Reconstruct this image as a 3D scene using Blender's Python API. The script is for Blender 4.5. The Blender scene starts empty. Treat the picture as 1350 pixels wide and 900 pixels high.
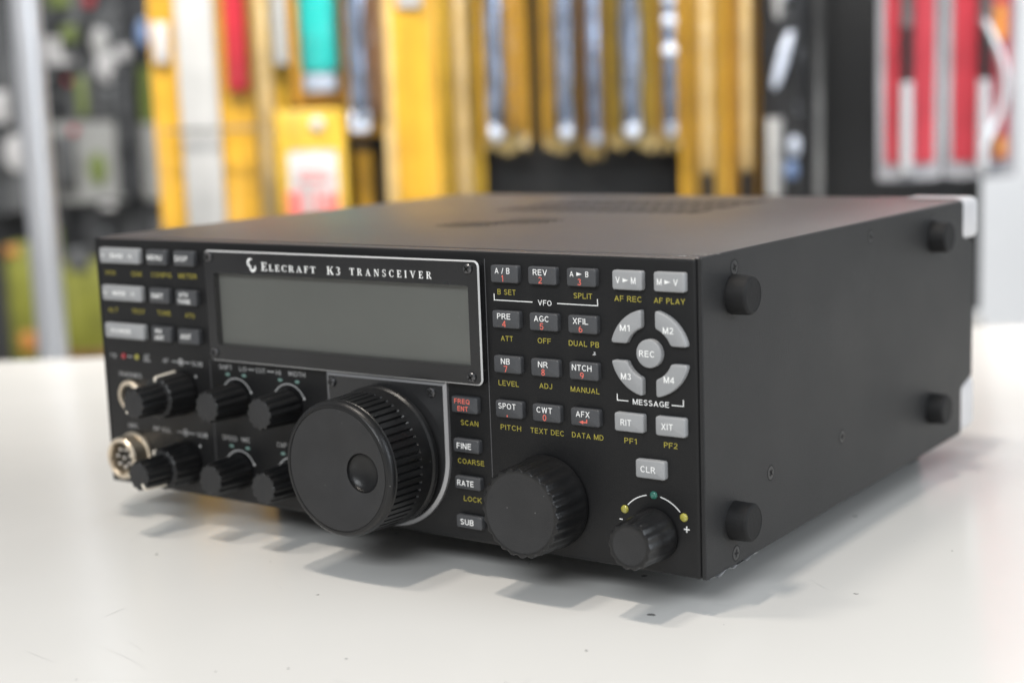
import bpy, bmesh, math, random
from mathutils import Vector, Matrix
random.seed(7)
PI = math.pi
S = bpy.context.scene
COL = S.collection
MM = 0.001
TABLE_Z = -11.5                      # mm, table top below the underside of the radio

# ------------------------------------------------------------------ materials
def mat(name, color, rough=0.5, metal=0.0, bump=0.0, bump_scale=800.0, spec=0.5, var=0.0, var_scale=60.0,
        coat=0.0, rough_var=0.0, dust=0.0):
    m = bpy.data.materials.new(name); m.use_nodes = True
    nt = m.node_tree; b = nt.nodes['Principled BSDF']
    b.inputs['Base Color'].default_value = (*color, 1)
    b.inputs['Roughness'].default_value = rough
    b.inputs['Metallic'].default_value = metal
    b.inputs['Specular IOR Level'].default_value = spec
    b.inputs['Coat Weight'].default_value = coat
    tc = nt.nodes.new('ShaderNodeTexCoord')
    if bump:
        n = nt.nodes.new('ShaderNodeTexNoise'); n.inputs['Scale'].default_value = bump_scale
        n.inputs['Detail'].default_value = 3
        bp = nt.nodes.new('ShaderNodeBump'); bp.inputs['Strength'].default_value = bump
        bp.inputs['Distance'].default_value = 0.0004
        nt.links.new(tc.outputs['Object'], n.inputs['Vector'])
        nt.links.new(n.outputs['Fac'], bp.inputs['Height'])
        nt.links.new(bp.outputs['Normal'], b.inputs['Normal'])
    if dust:
        v = nt.nodes.new('ShaderNodeTexVoronoi'); v.inputs['Scale'].default_value = 300
        nt.links.new(tc.outputs['Object'], v.inputs['Vector'])
        sc = nt.nodes.new('ShaderNodeSeparateColor'); nt.links.new(v.outputs['Color'], sc.inputs['Color'])
        g = nt.nodes.new('ShaderNodeMath'); g.operation = 'GREATER_THAN'; g.inputs[1].default_value = 0.35
        nt.links.new(sc.outputs['Red'], g.inputs[0])
        q = nt.nodes.new('ShaderNodeMath'); q.operation = 'MULTIPLY'; q.inputs[1].default_value = 0.055
        nt.links.new(sc.outputs['Green'], q.inputs[0])
        l = nt.nodes.new('ShaderNodeMath'); l.operation = 'LESS_THAN'
        nt.links.new(v.outputs['Distance'], l.inputs[0]); nt.links.new(q.outputs['Value'], l.inputs[1])
        mm = nt.nodes.new('ShaderNodeMath'); mm.operation = 'MULTIPLY'
        nt.links.new(g.outputs['Value'], mm.inputs[0]); nt.links.new(l.outputs['Value'], mm.inputs[1])
        dm = nt.nodes.new('ShaderNodeMath'); dm.operation = 'MULTIPLY'; dm.inputs[1].default_value = dust
        nt.links.new(mm.outputs['Value'], dm.inputs[0])
        dmx = nt.nodes.new('ShaderNodeMix'); dmx.data_type = 'RGBA'
        dmx.inputs[6].default_value = (*color, 1); dmx.inputs[7].default_value = (0.5, 0.5, 0.48, 1)
        nt.links.new(dm.outputs['Value'], dmx.inputs[0]); nt.links.new(dmx.outputs[2], b.inputs['Base Color'])
    if var or rough_var:
        n2 = nt.nodes.new('ShaderNodeTexNoise'); n2.inputs['Scale'].default_value = var_scale
        n2.inputs['Detail'].default_value = 4
        nt.links.new(tc.outputs['Object'], n2.inputs['Vector'])
        if var:
            r = nt.nodes.new('ShaderNodeMapRange')
            r.inputs['From Min'].default_value = 0.3; r.inputs['From Max'].default_value = 0.7
            r.inputs['To Min'].default_value = 1 - var; r.inputs['To Max'].default_value = 1 + var
            nt.links.new(n2.outputs['Fac'], r.inputs['Value'])
            mx = nt.nodes.new('ShaderNodeVectorMath'); mx.operation = 'SCALE'
            mx.inputs[0].default_value = color
            nt.links.new(r.outputs['Result'], mx.inputs['Scale'])
            nt.links.new(mx.outputs['Vector'], dmx.inputs[6] if dust else b.inputs['Base Color'])
        if rough_var:
            r2 = nt.nodes.new('ShaderNodeMapRange')
            r2.inputs['From Min'].default_value = 0.3; r2.inputs['From Max'].default_value = 0.7
            r2.inputs['To Min'].default_value = rough - rough_var; r2.inputs['To Max'].default_value = rough + rough_var
            nt.links.new(n2.outputs['Fac'], r2.inputs['Value'])
            nt.links.new(r2.outputs['Result'], b.inputs['Roughness'])
    return m

def clear_mat(name, tint=(1, 1, 1), glossy=0.12, rough=0.08, fres=1.45, crumple=0.0):
    m = bpy.data.materials.new(name); m.use_nodes = True
    nt = m.node_tree; nt.nodes.clear()
    out = nt.nodes.new('ShaderNodeOutputMaterial')
    t = nt.nodes.new('ShaderNodeBsdfTransparent'); t.inputs['Color'].default_value = (*tint, 1)
    g = nt.nodes.new('ShaderNodeBsdfGlossy'); g.inputs['Roughness'].default_value = rough
    f = nt.nodes.new('ShaderNodeFresnel'); f.inputs['IOR'].default_value = fres
    a = nt.nodes.new('ShaderNodeMath'); a.operation = 'ADD'; a.inputs[1].default_value = glossy; a.use_clamp = True
    if crumple:
        tc = nt.nodes.new('ShaderNodeTexCoord'); nz = nt.nodes.new('ShaderNodeTexNoise'); nz.inputs['Scale'].default_value = 38; nz.inputs['Detail'].default_value = 2
        bp = nt.nodes.new('ShaderNodeBump'); bp.inputs['Strength'].default_value = crumple; bp.inputs['Distance'].default_value = 0.012
        nt.links.new(tc.outputs['Object'], nz.inputs['Vector']); nt.links.new(nz.outputs['Fac'], bp.inputs['Height']); nt.links.new(bp.outputs['Normal'], g.inputs['Normal'])
    mx = nt.nodes.new('ShaderNodeMixShader')
    nt.links.new(f.outputs['Fac'], a.inputs[0]); nt.links.new(a.outputs['Value'], mx.inputs['Fac'])
    nt.links.new(t.outputs['BSDF'], mx.inputs[1]); nt.links.new(g.outputs['BSDF'], mx.inputs[2])
    nt.links.new(mx.outputs['Shader'], out.inputs['Surface'])
    return m

M = {}
M['panel'] = mat('front panel black paint', (0.0098, 0.0098, 0.0104), 0.42, spec=0.28, bump=0.25, bump_scale=2600, var=0.10, var_scale=25, rough_var=0.05, dust=0.35)
M['case'] = mat('case black powder coat', (0.0185, 0.0185, 0.0192), 0.48, spec=0.32, bump=0.6, bump_scale=2200, var=0.07, var_scale=18, rough_var=0.05, dust=0.35)
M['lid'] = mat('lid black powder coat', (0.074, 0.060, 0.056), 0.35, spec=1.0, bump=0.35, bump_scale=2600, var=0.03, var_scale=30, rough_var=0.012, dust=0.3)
M['knob'] = mat('knob black plastic', (0.0085, 0.0085, 0.009), 0.33, spec=0.4, bump=0.2, bump_scale=1800, var=0.15, var_scale=90, dust=0.35)
M['knobface'] = mat('knob face matte black', (0.023, 0.023, 0.024), 0.55, spec=0.4, bump=0.25, bump_scale=2200, var=0.10, var_scale=120, dust=0.35)
M['rubber'] = mat('rubber foot', (0.010, 0.010, 0.0105), 0.62, spec=0.25, bump=0.3, bump_scale=900, var=0.15, var_scale=200, dust=0.35)
M['btn'] = mat('dark grey key', (0.055, 0.057, 0.062), 0.45, bump=0.2, bump_scale=2500, var=0.06, var_scale=150)
M['btnlight'] = mat('light grey key', (0.30, 0.305, 0.313), 0.48, bump=0.2, bump_scale=2500, var=0.04, var_scale=150)
M['white'] = mat('white ink', (0.86, 0.86, 0.85), 0.5)
M['softwhite'] = mat('grey white ink', (0.46, 0.46, 0.46), 0.5)
M['yellow'] = mat('yellow ink', (0.40, 0.34, 0.05), 0.5)
M['red'] = mat('red ink', (0.78, 0.16, 0.12), 0.5)
M['line'] = mat('grey engraved line', (0.10, 0.10, 0.105), 0.4)
M['seam'] = mat('dark seam', (0.006, 0.006, 0.006), 0.7)
M['bezel'] = mat('gloss black print behind acrylic', (0.014, 0.014, 0.015), 0.16, var=0.2, var_scale=40, rough_var=0.05, dust=0.5)
M['bezeledge'] = mat('acrylic cut edge', (0.50, 0.50, 0.50), 0.25)
M['lcd'] = mat('lcd glass', (0.205, 0.205, 0.190), 0.35, var=0.05, var_scale=22, dust=0.6)
M['plate'] = mat('dial plate satin black', (0.024, 0.024, 0.025), 0.24, bump=0.1, bump_scale=1500, rough_var=0.05)
M['plateedge'] = mat('dial plate polished edge', (0.34, 0.34, 0.35), 0.3, metal=0.6)
M['screw'] = mat('black screw', (0.13, 0.13, 0.135), 0.28, metal=0.9)
M['screwdark'] = mat('black painted screw', (0.022, 0.022, 0.023), 0.35)
M['slot'] = mat('screw recess', (0.004, 0.004, 0.004), 0.8)
M['nickel'] = mat('nickel plated brass', (0.82, 0.72, 0.58), 0.34, metal=1.0, var=0.1, var_scale=200)
M['pin'] = mat('silver pin', (0.75, 0.72, 0.68), 0.3, metal=1.0)
M['socketblack'] = mat('socket insert', (0.010, 0.010, 0.010), 0.5)
M['ledgreen'] = mat('green led unlit', (0.03, 0.16, 0.12), 0.2, coat=0.5)
M['ledpale'] = mat('pale green led window', (0.16, 0.27, 0.24), 0.35)
M['ledyellow'] = mat('yellow led unlit', (0.36, 0.33, 0.06), 0.2, coat=0.5)
M['ledred'] = mat('red led unlit', (0.35, 0.02, 0.03), 0.2, coat=0.5)
M['tape'] = mat('white tape', (0.56, 0.555, 0.57), 0.35, var=0.05, var_scale=120)
M['foil'] = mat('shiny torn tape', (0.85, 0.85, 0.87), 0.15, metal=0.6)
M['acrylic'] = clear_mat('clear acrylic window', (0.93, 0.94, 0.93), 0.0, 0.03, 1.45)
M['blister'] = clear_mat('clear blister plastic', (0.985, 0.985, 0.99), 0.03, 0.10, 1.1, 0.9)

# table: white laminate with faint smudges, specks and scratches
def table_mat():
    m = mat('white laminate', (0.79, 0.782, 0.757), 0.26)
    nt = m.node_tree; b = nt.nodes['Principled BSDF']; L = nt.links.new
    tc = next(n for n in nt.nodes if n.type == 'TEX_COORD')
    n1 = nt.nodes.new('ShaderNodeTexNoise'); n1.inputs['Scale'].default_value = 9; n1.inputs['Detail'].default_value = 6
    L(tc.outputs['Object'], n1.inputs['Vector'])
    r1 = nt.nodes.new('ShaderNodeMapRange'); r1.inputs[1].default_value = 0.3; r1.inputs[2].default_value = 0.7
    r1.inputs[3].default_value = 0.975; r1.inputs[4].default_value = 1.015
    L(n1.outputs['Fac'], r1.inputs[0])
    # specks
    v = nt.nodes.new('ShaderNodeTexVoronoi'); v.voronoi_dimensions = '2D'; v.inputs['Scale'].default_value = 46
    nd = nt.nodes.new('ShaderNodeTexNoise'); nd.inputs['Scale'].default_value = 500
    mx = nt.nodes.new('ShaderNodeMix'); mx.data_type = 'VECTOR'; mx.inputs[0].default_value = 0.0025
    L(tc.outputs['Object'], mx.inputs[4]); L(nd.outputs['Color'], mx.inputs[5]); L(tc.outputs['Object'], nd.inputs['Vector'])
    L(mx.outputs[1], v.inputs['Vector'])
    sep = nt.nodes.new('ShaderNodeSeparateColor'); L(v.outputs['Color'], sep.inputs['Color'])
    gt = nt.nodes.new('ShaderNodeMath'); gt.operation = 'GREATER_THAN'; gt.inputs[1].default_value = 0.90
    L(sep.outputs['Red'], gt.inputs[0])
    rad = nt.nodes.new('ShaderNodeMath'); rad.operation = 'MULTIPLY'; rad.inputs[1].default_value = 0.05
    L(sep.outputs['Green'], rad.inputs[0])
    lt = nt.nodes.new('ShaderNodeMath'); lt.operation = 'LESS_THAN'
    L(v.outputs['Distance'], lt.inputs[0]); L(rad.outputs['Value'], lt.inputs[1])
    both = nt.nodes.new('ShaderNodeMath'); both.operation = 'MULTIPLY'
    L(gt.outputs['Value'], both.inputs[0]); L(lt.outputs['Value'], both.inputs[1])
    mxm = nt.nodes.new('ShaderNodeMath'); mxm.operation = 'MULTIPLY'; mxm.inputs[1].default_value = 0.7
    L(both.outputs['Value'], mxm.inputs[0])
    inv = nt.nodes.new('ShaderNodeMath'); inv.operation = 'SUBTRACT'; inv.inputs[0].default_value = 1
    L(mxm.outputs['Value'], inv.inputs[1])
    k = nt.nodes.new('ShaderNodeMath'); k.operation = 'MULTIPLY'
    L(inv.outputs['Value'], k.inputs[0]); L(r1.outputs['Result'], k.inputs[1])
    vs = nt.nodes.new('ShaderNodeVectorMath'); vs.operation = 'SCALE'; vs.inputs[0].default_value = (0.79, 0.782, 0.757)
    L(k.outputs['Value'], vs.inputs['Scale']); L(vs.outputs['Vector'], b.inputs['Base Color'])
    n5 = nt.nodes.new('ShaderNodeTexNoise'); n5.inputs['Scale'].default_value = 5; n5.inputs['Detail'].default_value = 5
    L(tc.outputs['Object'], n5.inputs['Vector'])
    r5 = nt.nodes.new('ShaderNodeMapRange'); r5.inputs[3].default_value = 0.21; r5.inputs[4].default_value = 0.26
    L(n5.outputs['Fac'], r5.inputs[0]); L(r5.outputs['Result'], b.inputs['Roughness'])
    return m
M['table'] = table_mat()

# ------------------------------------------------------------------ mesh helpers (all in millimetres)
class MB:
    def __init__(self): self.v = []; self.f = []; self.mi = []
    def add(self, vs, fs, mi=0):
        o = len(self.v); self.v += [tuple(p) for p in vs]
        for f in fs: self.f.append([i + o for i in f]); self.mi.append(mi)
    def loops(self, loops, mi=0, cap0=False, cap1=True, closed=True, mi_cap=None):
        n = len(loops[0]); o = len(self.v)
        for l in loops: self.v += [tuple(p) for p in l]
        for k in range(len(loops) - 1):
            for i in range(n if closed else n - 1):
                j = (i + 1) % n
                self.f.append([o + k*n + i, o + k*n + j, o + (k+1)*n + j, o + (k+1)*n + i])
                self.mi.append(mi[k] if isinstance(mi, (list, tuple)) else mi)
        last = mi[-1] if isinstance(mi, (list, tuple)) else mi
        if cap0: self.f.append([o + i for i in range(n)][::-1]); self.mi.append(last)
        if cap1: self.f.append([o + (len(loops)-1)*n + i for i in range(n)]); self.mi.append(last if mi_cap is None else mi_cap)
    def rbox(self, a, b, bev=0.0, seg=2, mi=0):
        bm = bmesh.new(); bmesh.ops.create_cube(bm, size=1)
        for v in bm.verts:
            v.co = Vector([(a[i] + b[i]) / 2 + v.co[i] * (b[i] - a[i]) for i in range(3)])
        if bev: bmesh.ops.bevel(bm, geom=bm.edges[:] , offset=bev, segments=seg, profile=0.5, affect='EDGES')
        bm.verts.index_update()
        self.add([v.co[:] for v in bm.verts], [[v.index for v in f.verts] for f in bm.faces], mi); bm.free()
    def build(self, name, mats, parent=None, off=(0, 0, 0), angle=35, recalc=True):
        me = bpy.data.meshes.new(name)
        me.from_pydata([((x - off[0]) * MM, (y - off[1]) * MM, (z - off[2]) * MM) for x, y, z in self.v], [], self.f)
        for m in (mats if isinstance(mats, (list, tuple)) else [mats]): me.materials.append(m)
        for p, k in zip(me.polygons, self.mi): p.material_index = k
        if recalc:
            bm = bmesh.new(); bm.from_mesh(me); bmesh.ops.recalc_face_normals(bm, faces=bm.faces[:]); bm.to_mesh(me); bm.free()
        me.shade_smooth()
        if angle is not None: me.set_sharp_from_angle(angle=math.radians(angle))
        o = bpy.data.objects.new(name, me); COL.objects.link(o)
        if parent: o.parent = parent
        return o

def rrect(x0, x1, z0, z1, r, n=4):
    pts = []
    for cx, cz, a in ((x1 - r, z1 - r, 0), (x0 + r, z1 - r, 90), (x0 + r, z0 + r, 180), (x1 - r, z0 + r, 270)):
        for k in range(n + 1):
            t = math.radians(a + 90 * k / n); pts.append((cx + r * math.cos(t), cz + r * math.sin(t)))
    return pts
def inset(poly, d):
    n = len(poly); out = []
    for i in range(n):
        p0, p1, p2 = poly[i - 1], poly[i], poly[(i + 1) % n]
        def nrm(a, b):
            dx, dz = b[0] - a[0], b[1] - a[1]; l = math.hypot(dx, dz) or 1; return (-dz / l, dx / l)
        n1, n2 = nrm(p0, p1), nrm(p1, p2)
        mx, mz = n1[0] + n2[0], n1[1] + n2[1]; k = max(0.35, (mx * mx + mz * mz) / 2)
        out.append((p1[0] + mx / k * d, p1[1] + mz / k * d))
    return out
def FP(poly, h): return [(x, -h, z) for x, z in poly]               # front panel plane -> space, h = height out of the panel
def prism(mb, poly, h0, h1, bev=0.0, mi=0, mi_bev=None):
    if mi_bev is None: mi_bev = mi
    if bev:
        mb.loops([FP(poly, h0), FP(poly, h1 - bev), FP(inset(poly, bev * 0.3), h1 - bev * 0.3), FP(inset(poly, bev), h1)],
                 [mi_bev, mi_bev, mi_bev], mi_cap=mi)
    else: mb.loops([FP(poly, h0), FP(poly, h1)], mi)
def lathe(mb, cx, cz, prof, n=48, mi=0, cap=True, mi_cap=None):      # prof: (height, radius)
    mb.loops([[(cx + r * math.cos(2*PI*i/n), -h, cz + r * math.sin(2*PI*i/n)) for i in range(n)] for h, r in prof], mi, cap1=cap, mi_cap=mi_cap)
def quadstrip(mb, pts, w, h, mi=0):                                  # flat ribbon on the panel
    a, b = [], []
    for i, p in enumerate(pts):
        q0 = pts[max(0, i - 1)]; q1 = pts[min(len(pts) - 1, i + 1)]
        dx, dz = q1[0] - q0[0], q1[1] - q0[1]; l = math.hypot(dx, dz)
        a.append((p[0] - dz / l * w / 2, -h, p[1] + dx / l * w / 2)); b.append((p[0] + dz / l * w / 2, -h, p[1] - dx / l * w / 2))
    n = len(pts); mb.add(a + b, [[i, i + 1, n + i + 1, n + i] for i in range(n - 1)], mi)
def disc(mb, cx, cz, r, h, mi=0, n=20, rz=None):
    rz = rz or r
    mb.add([(cx + r * math.cos(2*PI*i/n), -h, cz + rz * math.sin(2*PI*i/n)) for i in range(n)], [list(range(n))], mi)
def arcpts(cx, cz, r, a0, a1, n=20):
    return [(cx + r * math.cos(math.radians(a0 + (a1 - a0) * k / n)), cz + r * math.sin(math.radians(a0 + (a1 - a0) * k / n))) for k in range(n + 1)]

# sans capitals drawn as strokes of even weight (centre lines in a box one cap height tall)
def _arc(cx, cy, rx, ry, a0, a1, n=10):
    return [(cx + rx*math.cos(math.radians(a0 + (a1-a0)*k/n)), cy + ry*math.sin(math.radians(a0 + (a1-a0)*k/n))) for k in range(n+1)]
def sans(c, t):
    """strokes of one character and its width; t = stroke weight in cap heights"""
    h = t/2; T = 1 - h
    V = lambda x, y0=0, y1=1: [(x, y0), (x, y1)]
    Hh = lambda y, x0, x1: [(x0, y), (x1, y)]
    if c == 'A': return .78, [[(h*.9, 0), (.39, T*1.0+h*.2)], [(.78-h*.9, 0), (.39, T+h*.2)], Hh(.32, .16, .62)]
    if c == 'B': return .66, [V(h), Hh(T, h, .38), Hh(.53, h, .40), Hh(h, h, .40), _arc(.37, .765, .22-h*.3, .235-h*.0-h*.5+h*.5-h*.4, 90, -90), _arc(.40, .27, .26-h, .26-h*.9, 90, -90)]
    if c == 'C': return .74, [_arc(.40, .5, .40-h, .5-h, 42, 318, 18)]
    if c == 'D': return .72, [V(h), Hh(T, h, .32), Hh(h, h, .32), _arc(.30, .5, .42-h, .5-h, 90, -90, 14)]
    if c == 'E': return .64, [V(h), Hh(T, h, .62), Hh(.52, h, .58), Hh(h, h, .64)]
    if c == 'F': return .60, [V(h), Hh(T, h, .60), Hh(.50, h, .53)]
    if c == 'G': return .78, [_arc(.41, .5, .41-h, .5-h, 42, 322, 18), Hh(.44, .45, .74), V(.74-h*.2, .14, .44)]
    if c == 'H': return .70, [V(h), V(.70-h), Hh(.52, h, .70-h)]
    if c == 'I': return t, [V(h)]
    if c == 'J': return .52, [V(.52-h, .26, 1), _arc(.26, .26, .26-h, .26-h, 0, -175, 10)]
    if c == 'K': return .70, [V(h), [(h, .34), (.64, 1)], [(.26, .56), (.68, 0)]]
    if c == 'L': return .58, [V(h), Hh(h, h, .58)]
    if c == 'M': return .84, [V(h), V(.84-h), [(h*1.2, 1), (.42, h*.6)], [(.84-h*1.2, 1), (.42, h*.6)]]
    if c == 'N': return .72, [V(h), V(.72-h), [(h*1.1, 1), (.72-h*1.1, 0)]]
    if c == 'O': return .80, [_arc(.40, .5, .40-h, .5-h, 0, 360, 24)]
    if c == 'P': return .64, [V(h), Hh(T, h, .38), Hh(.46, h, .38), _arc(.37, .73, .27-h, .27-h, 90, -90)]
    if c == 'Q': return .80, [_arc(.40, .5, .40-h, .5-h, 0, 360, 24), [(.46, .28), (.76, 0)]]
    if c == 'R': return .70, [V(h), Hh(T, h, .40), Hh(.48, h, .40), _arc(.39, .74, .27-h, .26-h, 90, -90), [(.38, .48), (.66, 0)]]
    if c == 'S': return .66, [_arc(.33, .745, .31-h, .255-h, 25, 270, 12), _arc(.33, .27, .33-h, .27-h, 90, -158, 12)]
    if c == 'T': return .66, [V(.33), Hh(T, 0, .66)]
    if c == 'U': return .70, [V(h, .3, 1), V(.70-h, .3, 1), _arc(.35, .32, .35-h, .32-h, 180, 360, 12)]
    if c == 'V': return .76, [[(h*.9, 1), (.38, h*.4)], [(.76-h*.9, 1), (.38, h*.4)]]
    if c == 'W': return 1.0, [[(h, 1), (.26, h*.4)], [(.5, 1), (.26, h*.4)], [(.5, 1), (.74, h*.4)], [(1-h, 1), (.74, h*.4)]]
    if c == 'X': return .74, [[(h, 0), (.74-h, 1)], [(h, 1), (.74-h, 0)]]
    if c == 'Y': return .74, [[(h, 1), (.37, .42)], [(.74-h, 1), (.37, .42)], V(.37, 0, .45)]
    if c == '0': return .58, [_arc(.29, .5, .29-h, .5-h, 0, 360, 22)]
    if c == '1': return .40, [V(.28), [(.28, .96), (.04, .76)]]
    if c == '2': return .60, [_arc(.30, .72, .28-h, .28-h, 165, -40, 12), [(.50, .54), (.06, .10)], Hh(h, 0.02, .60)]
    if c == '3': return .60, [_arc(.29, .755, .26-h, .245-h, 160, -88, 12), _arc(.29, .275, .31-h, .275-h, 88, -160, 12)]
    if c == '4': return .62, [V(.46), [(.44, .96), (.04, .30)], Hh(.28, 0, .62)]
    if c == '5': return .60, [Hh(T, .12, .55), [(.13, 1), (.07, .50)], _arc(.29, .33, .31-h, .33-h, 140, -160, 14)]
    if c == '6': return .60, [_arc(.30, .32, .30-h, .32-h, 0, 360, 18), _arc(.46, .40, .46-h, .60-h, 110, 180, 8)]
    if c == '7': return .60, [Hh(T, 0, .60), [(.55, .93), (.22, 0)]]
    if c == '8': return .60, [_arc(.30, .75, .26-h, .25-h, 0, 360, 18), _arc(.30, .27, .30-h, .27-h, 0, 360, 18)]
    if c == '9': return .60, [_arc(.30, .68, .30-h, .32-h, 0, 360, 18), _arc(.14, .60, .46-h, .60-h, -70, 0, 8)]
    if c == '/': return .34, [[(.02, 0), (.32, 1)]]
    if c == '.': return .26, [[(.02, .13), (.24, .13)]]
    if c == '\u0394': return .80, [[(h, 0), (.40, 1)], [(.80-h, 0), (.40, 1)], Hh(h, h, .80-h)]
    return .30, []
def text(mb, s, cx, cz, cap, w=None, h=0.06, mi=0, bold=0.0):
    t = 0.116 + bold*3.4; gap = 0.155
    gl = [sans(c, t) for c in s]; tot = sum(g[0] for g in gl) + gap*(len(gl) - 1)
    k = (w/tot) if w else cap*1.0; x = cx - tot*k/2; lift = 0
    for wd, strokes in gl:
        for st in strokes:
            lift = (lift + 1) % 8
            tt = 0.30 if (len(s) == 1 and s == '.') else t
            a, b = [], []; n = len(st); P = [(x + p[0]*k, cz + (p[1] - .5)*cap) for p in st]
            closed = n > 4 and abs(st[0][0]-st[-1][0]) < 1e-6 and abs(st[0][1]-st[-1][1]) < 1e-6
            for i, p in enumerate(P):
                q0 = P[i-1] if i else (P[-2] if closed else P[0]); q1 = P[i+1] if i < n-1 else (P[1] if closed else P[-1])
                dx, dz = q1[0]-q0[0], q1[1]-q0[1]; l = math.hypot(dx, dz) or 1
                ww = tt*(cap*abs(dx) + (0.5*cap + 0.5*k)*abs(dz))/(abs(dx) + abs(dz) + 1e-9)/2
                a.append((p[0]-dz/l*ww, -(h + lift*0.006), p[1]+dx/l*ww)); b.append((p[0]+dz/l*ww, -(h + lift*0.006), p[1]-dx/l*ww))
            mb.add(a + b, [[i, i+1, n+i+1, n+i] for i in range(n-1)], mi)
        x += (wd + gap)*k

# small serif capitals for the display title, drawn stroke by stroke
def rc(a, b, c, d): return [(a, b), (c, b), (c, d), (a, d)]
def band(cx, cy, rx, ry, ti, to, a0, a1, n=14):
    """arc whose thickness swells from ti (at the vertical) to to (at the sides)"""
    o, i = [], []
    for k in range(n + 1):
        t = math.radians(a0 + (a1 - a0) * k / n); c, s_ = math.cos(t), math.sin(t)
        th = ti + (to - ti) * abs(c)
        o.append((cx + rx * c, cy + ry * s_)); i.append((cx + (rx - th) * c, cy + (ry - min(th, ti * 1.2)) * s_))
    return [[o[k], o[k + 1], i[k + 1], i[k]] for k in range(n)]
STEM = rc(.09, 0, .28, 1)
SER = {
 'E': (.74, [STEM, rc(0, .92, .66, 1), rc(.58, .74, .66, .93), rc(.25, .47, .50, .55), rc(.46, .38, .52, .64), rc(0, 0, .70, .08), rc(.62, .07, .70, .27)]),
 'L': (.70, [STEM, rc(0, .94, .38, 1), rc(0, 0, .66, .08), rc(.58, .07, .66, .28)]),
 'F': (.68, [STEM, rc(0, .92, .64, 1), rc(.56, .74, .64, .93), rc(.25, .47, .48, .55), rc(.44, .38, .50, .64), rc(0, 0, .38, .06)]),
 'T': (.82, [rc(.30, 0, .50, 1), rc(0, .92, .80, 1), rc(0, .72, .07, .93), rc(.73, .72, .80, .93), rc(.20, 0, .60, .06)]),
 'I': (.38, [STEM, rc(0, 0, .37, .06), rc(0, .94, .37, 1)]),
 'A': (.96, [[(.11, 0), (.20, 0), (.50, .92), (.44, 1)], [(.40, 1), (.50, 1), (.86, 0), (.63, 0)], rc(.20, .30, .66, .37), rc(0, 0, .32, .05), rc(.52, 0, .96, .05)]),
 'V': (.94, [[(.10, 1), (.33, 1), (.56, .08), (.46, 0)], [(.46, 0), (.54, .02), (.86, 1), (.77, 1)], rc(0, .95, .42, 1), rc(.66, .95, .94, 1)]),
 'R': (.88, [STEM, rc(0, 0, .38, .06), rc(0, .93, .40, 1)] + band(.36, .735, .32, .265, .07, .19, -90, 90) + [rc(.26, .47, .40, .54), [(.34, .49), (.50, .49), (.86, 0), (.62, 0)]]),
 'K': (.92, [STEM, rc(0, 0, .38, .06), rc(0, .94, .38, 1), [(.27, .40), (.38, .44), (.80, .97), (.68, .97)], [(.38, .54), (.54, .62), (.90, 0), (.64, 0)], rc(.58, .95, .88, 1)]),
 'N': (.92, [rc(.09, 0, .17, 1), [(.04, 1), (.28, 1), (.80, 0), (.64, 0)], rc(.70, 0, .79, 1), rc(0, 0, .28, .05), rc(.58, .95, .90, 1)]),
 'C': (.82, band(.44, .5, .44, .5, .07, .20, 48, 318, 20) + [rc(.68, .66, .75, .92)]),
 'S': (.66, band(.32, .74, .29, .26, .08, .16, 30, 270, 14) + band(.32, .26, .30, .26, .08, .17, -150, 92, 14) + [rc(.53, .70, .59, .95), rc(.03, .05, .09, .30)]),
 '3': (.62, band(.28, .75, .27, .25, .08, .16, -88, 150, 12) + band(.27, .26, .31, .26, .08, .18, -150, 88, 14)),
}
def serif(mb, s, x0, x1, z0, cap, h, mi=0, first=1.0, gap=0.28):
    tot = sum(SER[c][0] * (first if i == 0 else 1) + gap for i, c in enumerate(s)) - gap
    k = (x1 - x0) / tot; x = x0; lift = 0
    for i, c in enumerate(s):
        w, polys = SER[c]; f = first if i == 0 else 1
        for p in polys:
            lift = (lift + 1) % 9
            mb.add([(x + a * f * k, -(h + lift * 0.008), z0 + b * f * cap) for a, b in p], [list(range(len(p)))], mi)
        x += (w * f + gap) * k

def empty(name, loc, rotz=0.0):
    o = bpy.data.objects.new(name, None); COL.objects.link(o)
    o.location = [c * MM for c in loc]; o.rotation_euler = (0, 0, rotz); o.empty_display_size = 0.02
    return o
def tag(o, label, cat, group=None):
    o['label'] = label; o['category'] = cat
    if group: o['group'] = group
    return o

# ================================================================== THE RADIO
ORG = (135.5, 123.0, TABLE_Z)
radio = tag(empty('radio_transceiver', ORG),
            'black desktop radio transceiver with large tuning knob and grey keys on the white table', 'radio')
def rb(mb, name, mats, angle=35, parent=None): return mb.build(name, mats, parent or radio, ORG if (parent is None or parent is radio) else ORG, angle)

# --- front panel and case
mb = MB(); mb.rbox((0, 0, 0), (270.7, 4.6, 100), 1.3, 4)
panel = rb(mb, 'front_panel', [M['panel'], M['lid']])
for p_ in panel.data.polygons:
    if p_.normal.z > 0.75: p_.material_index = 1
mb = MB(); mb.rbox((0.3, 5.0, 99.0), (271.2, 246, 100.25), 0.4, 2)
mb.rbox((0.3, 244.6, 86), (271.0, 246.2, 99.2), 0.3, 2)
cover = rb(mb, 'top_cover', M['lid'])
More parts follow.
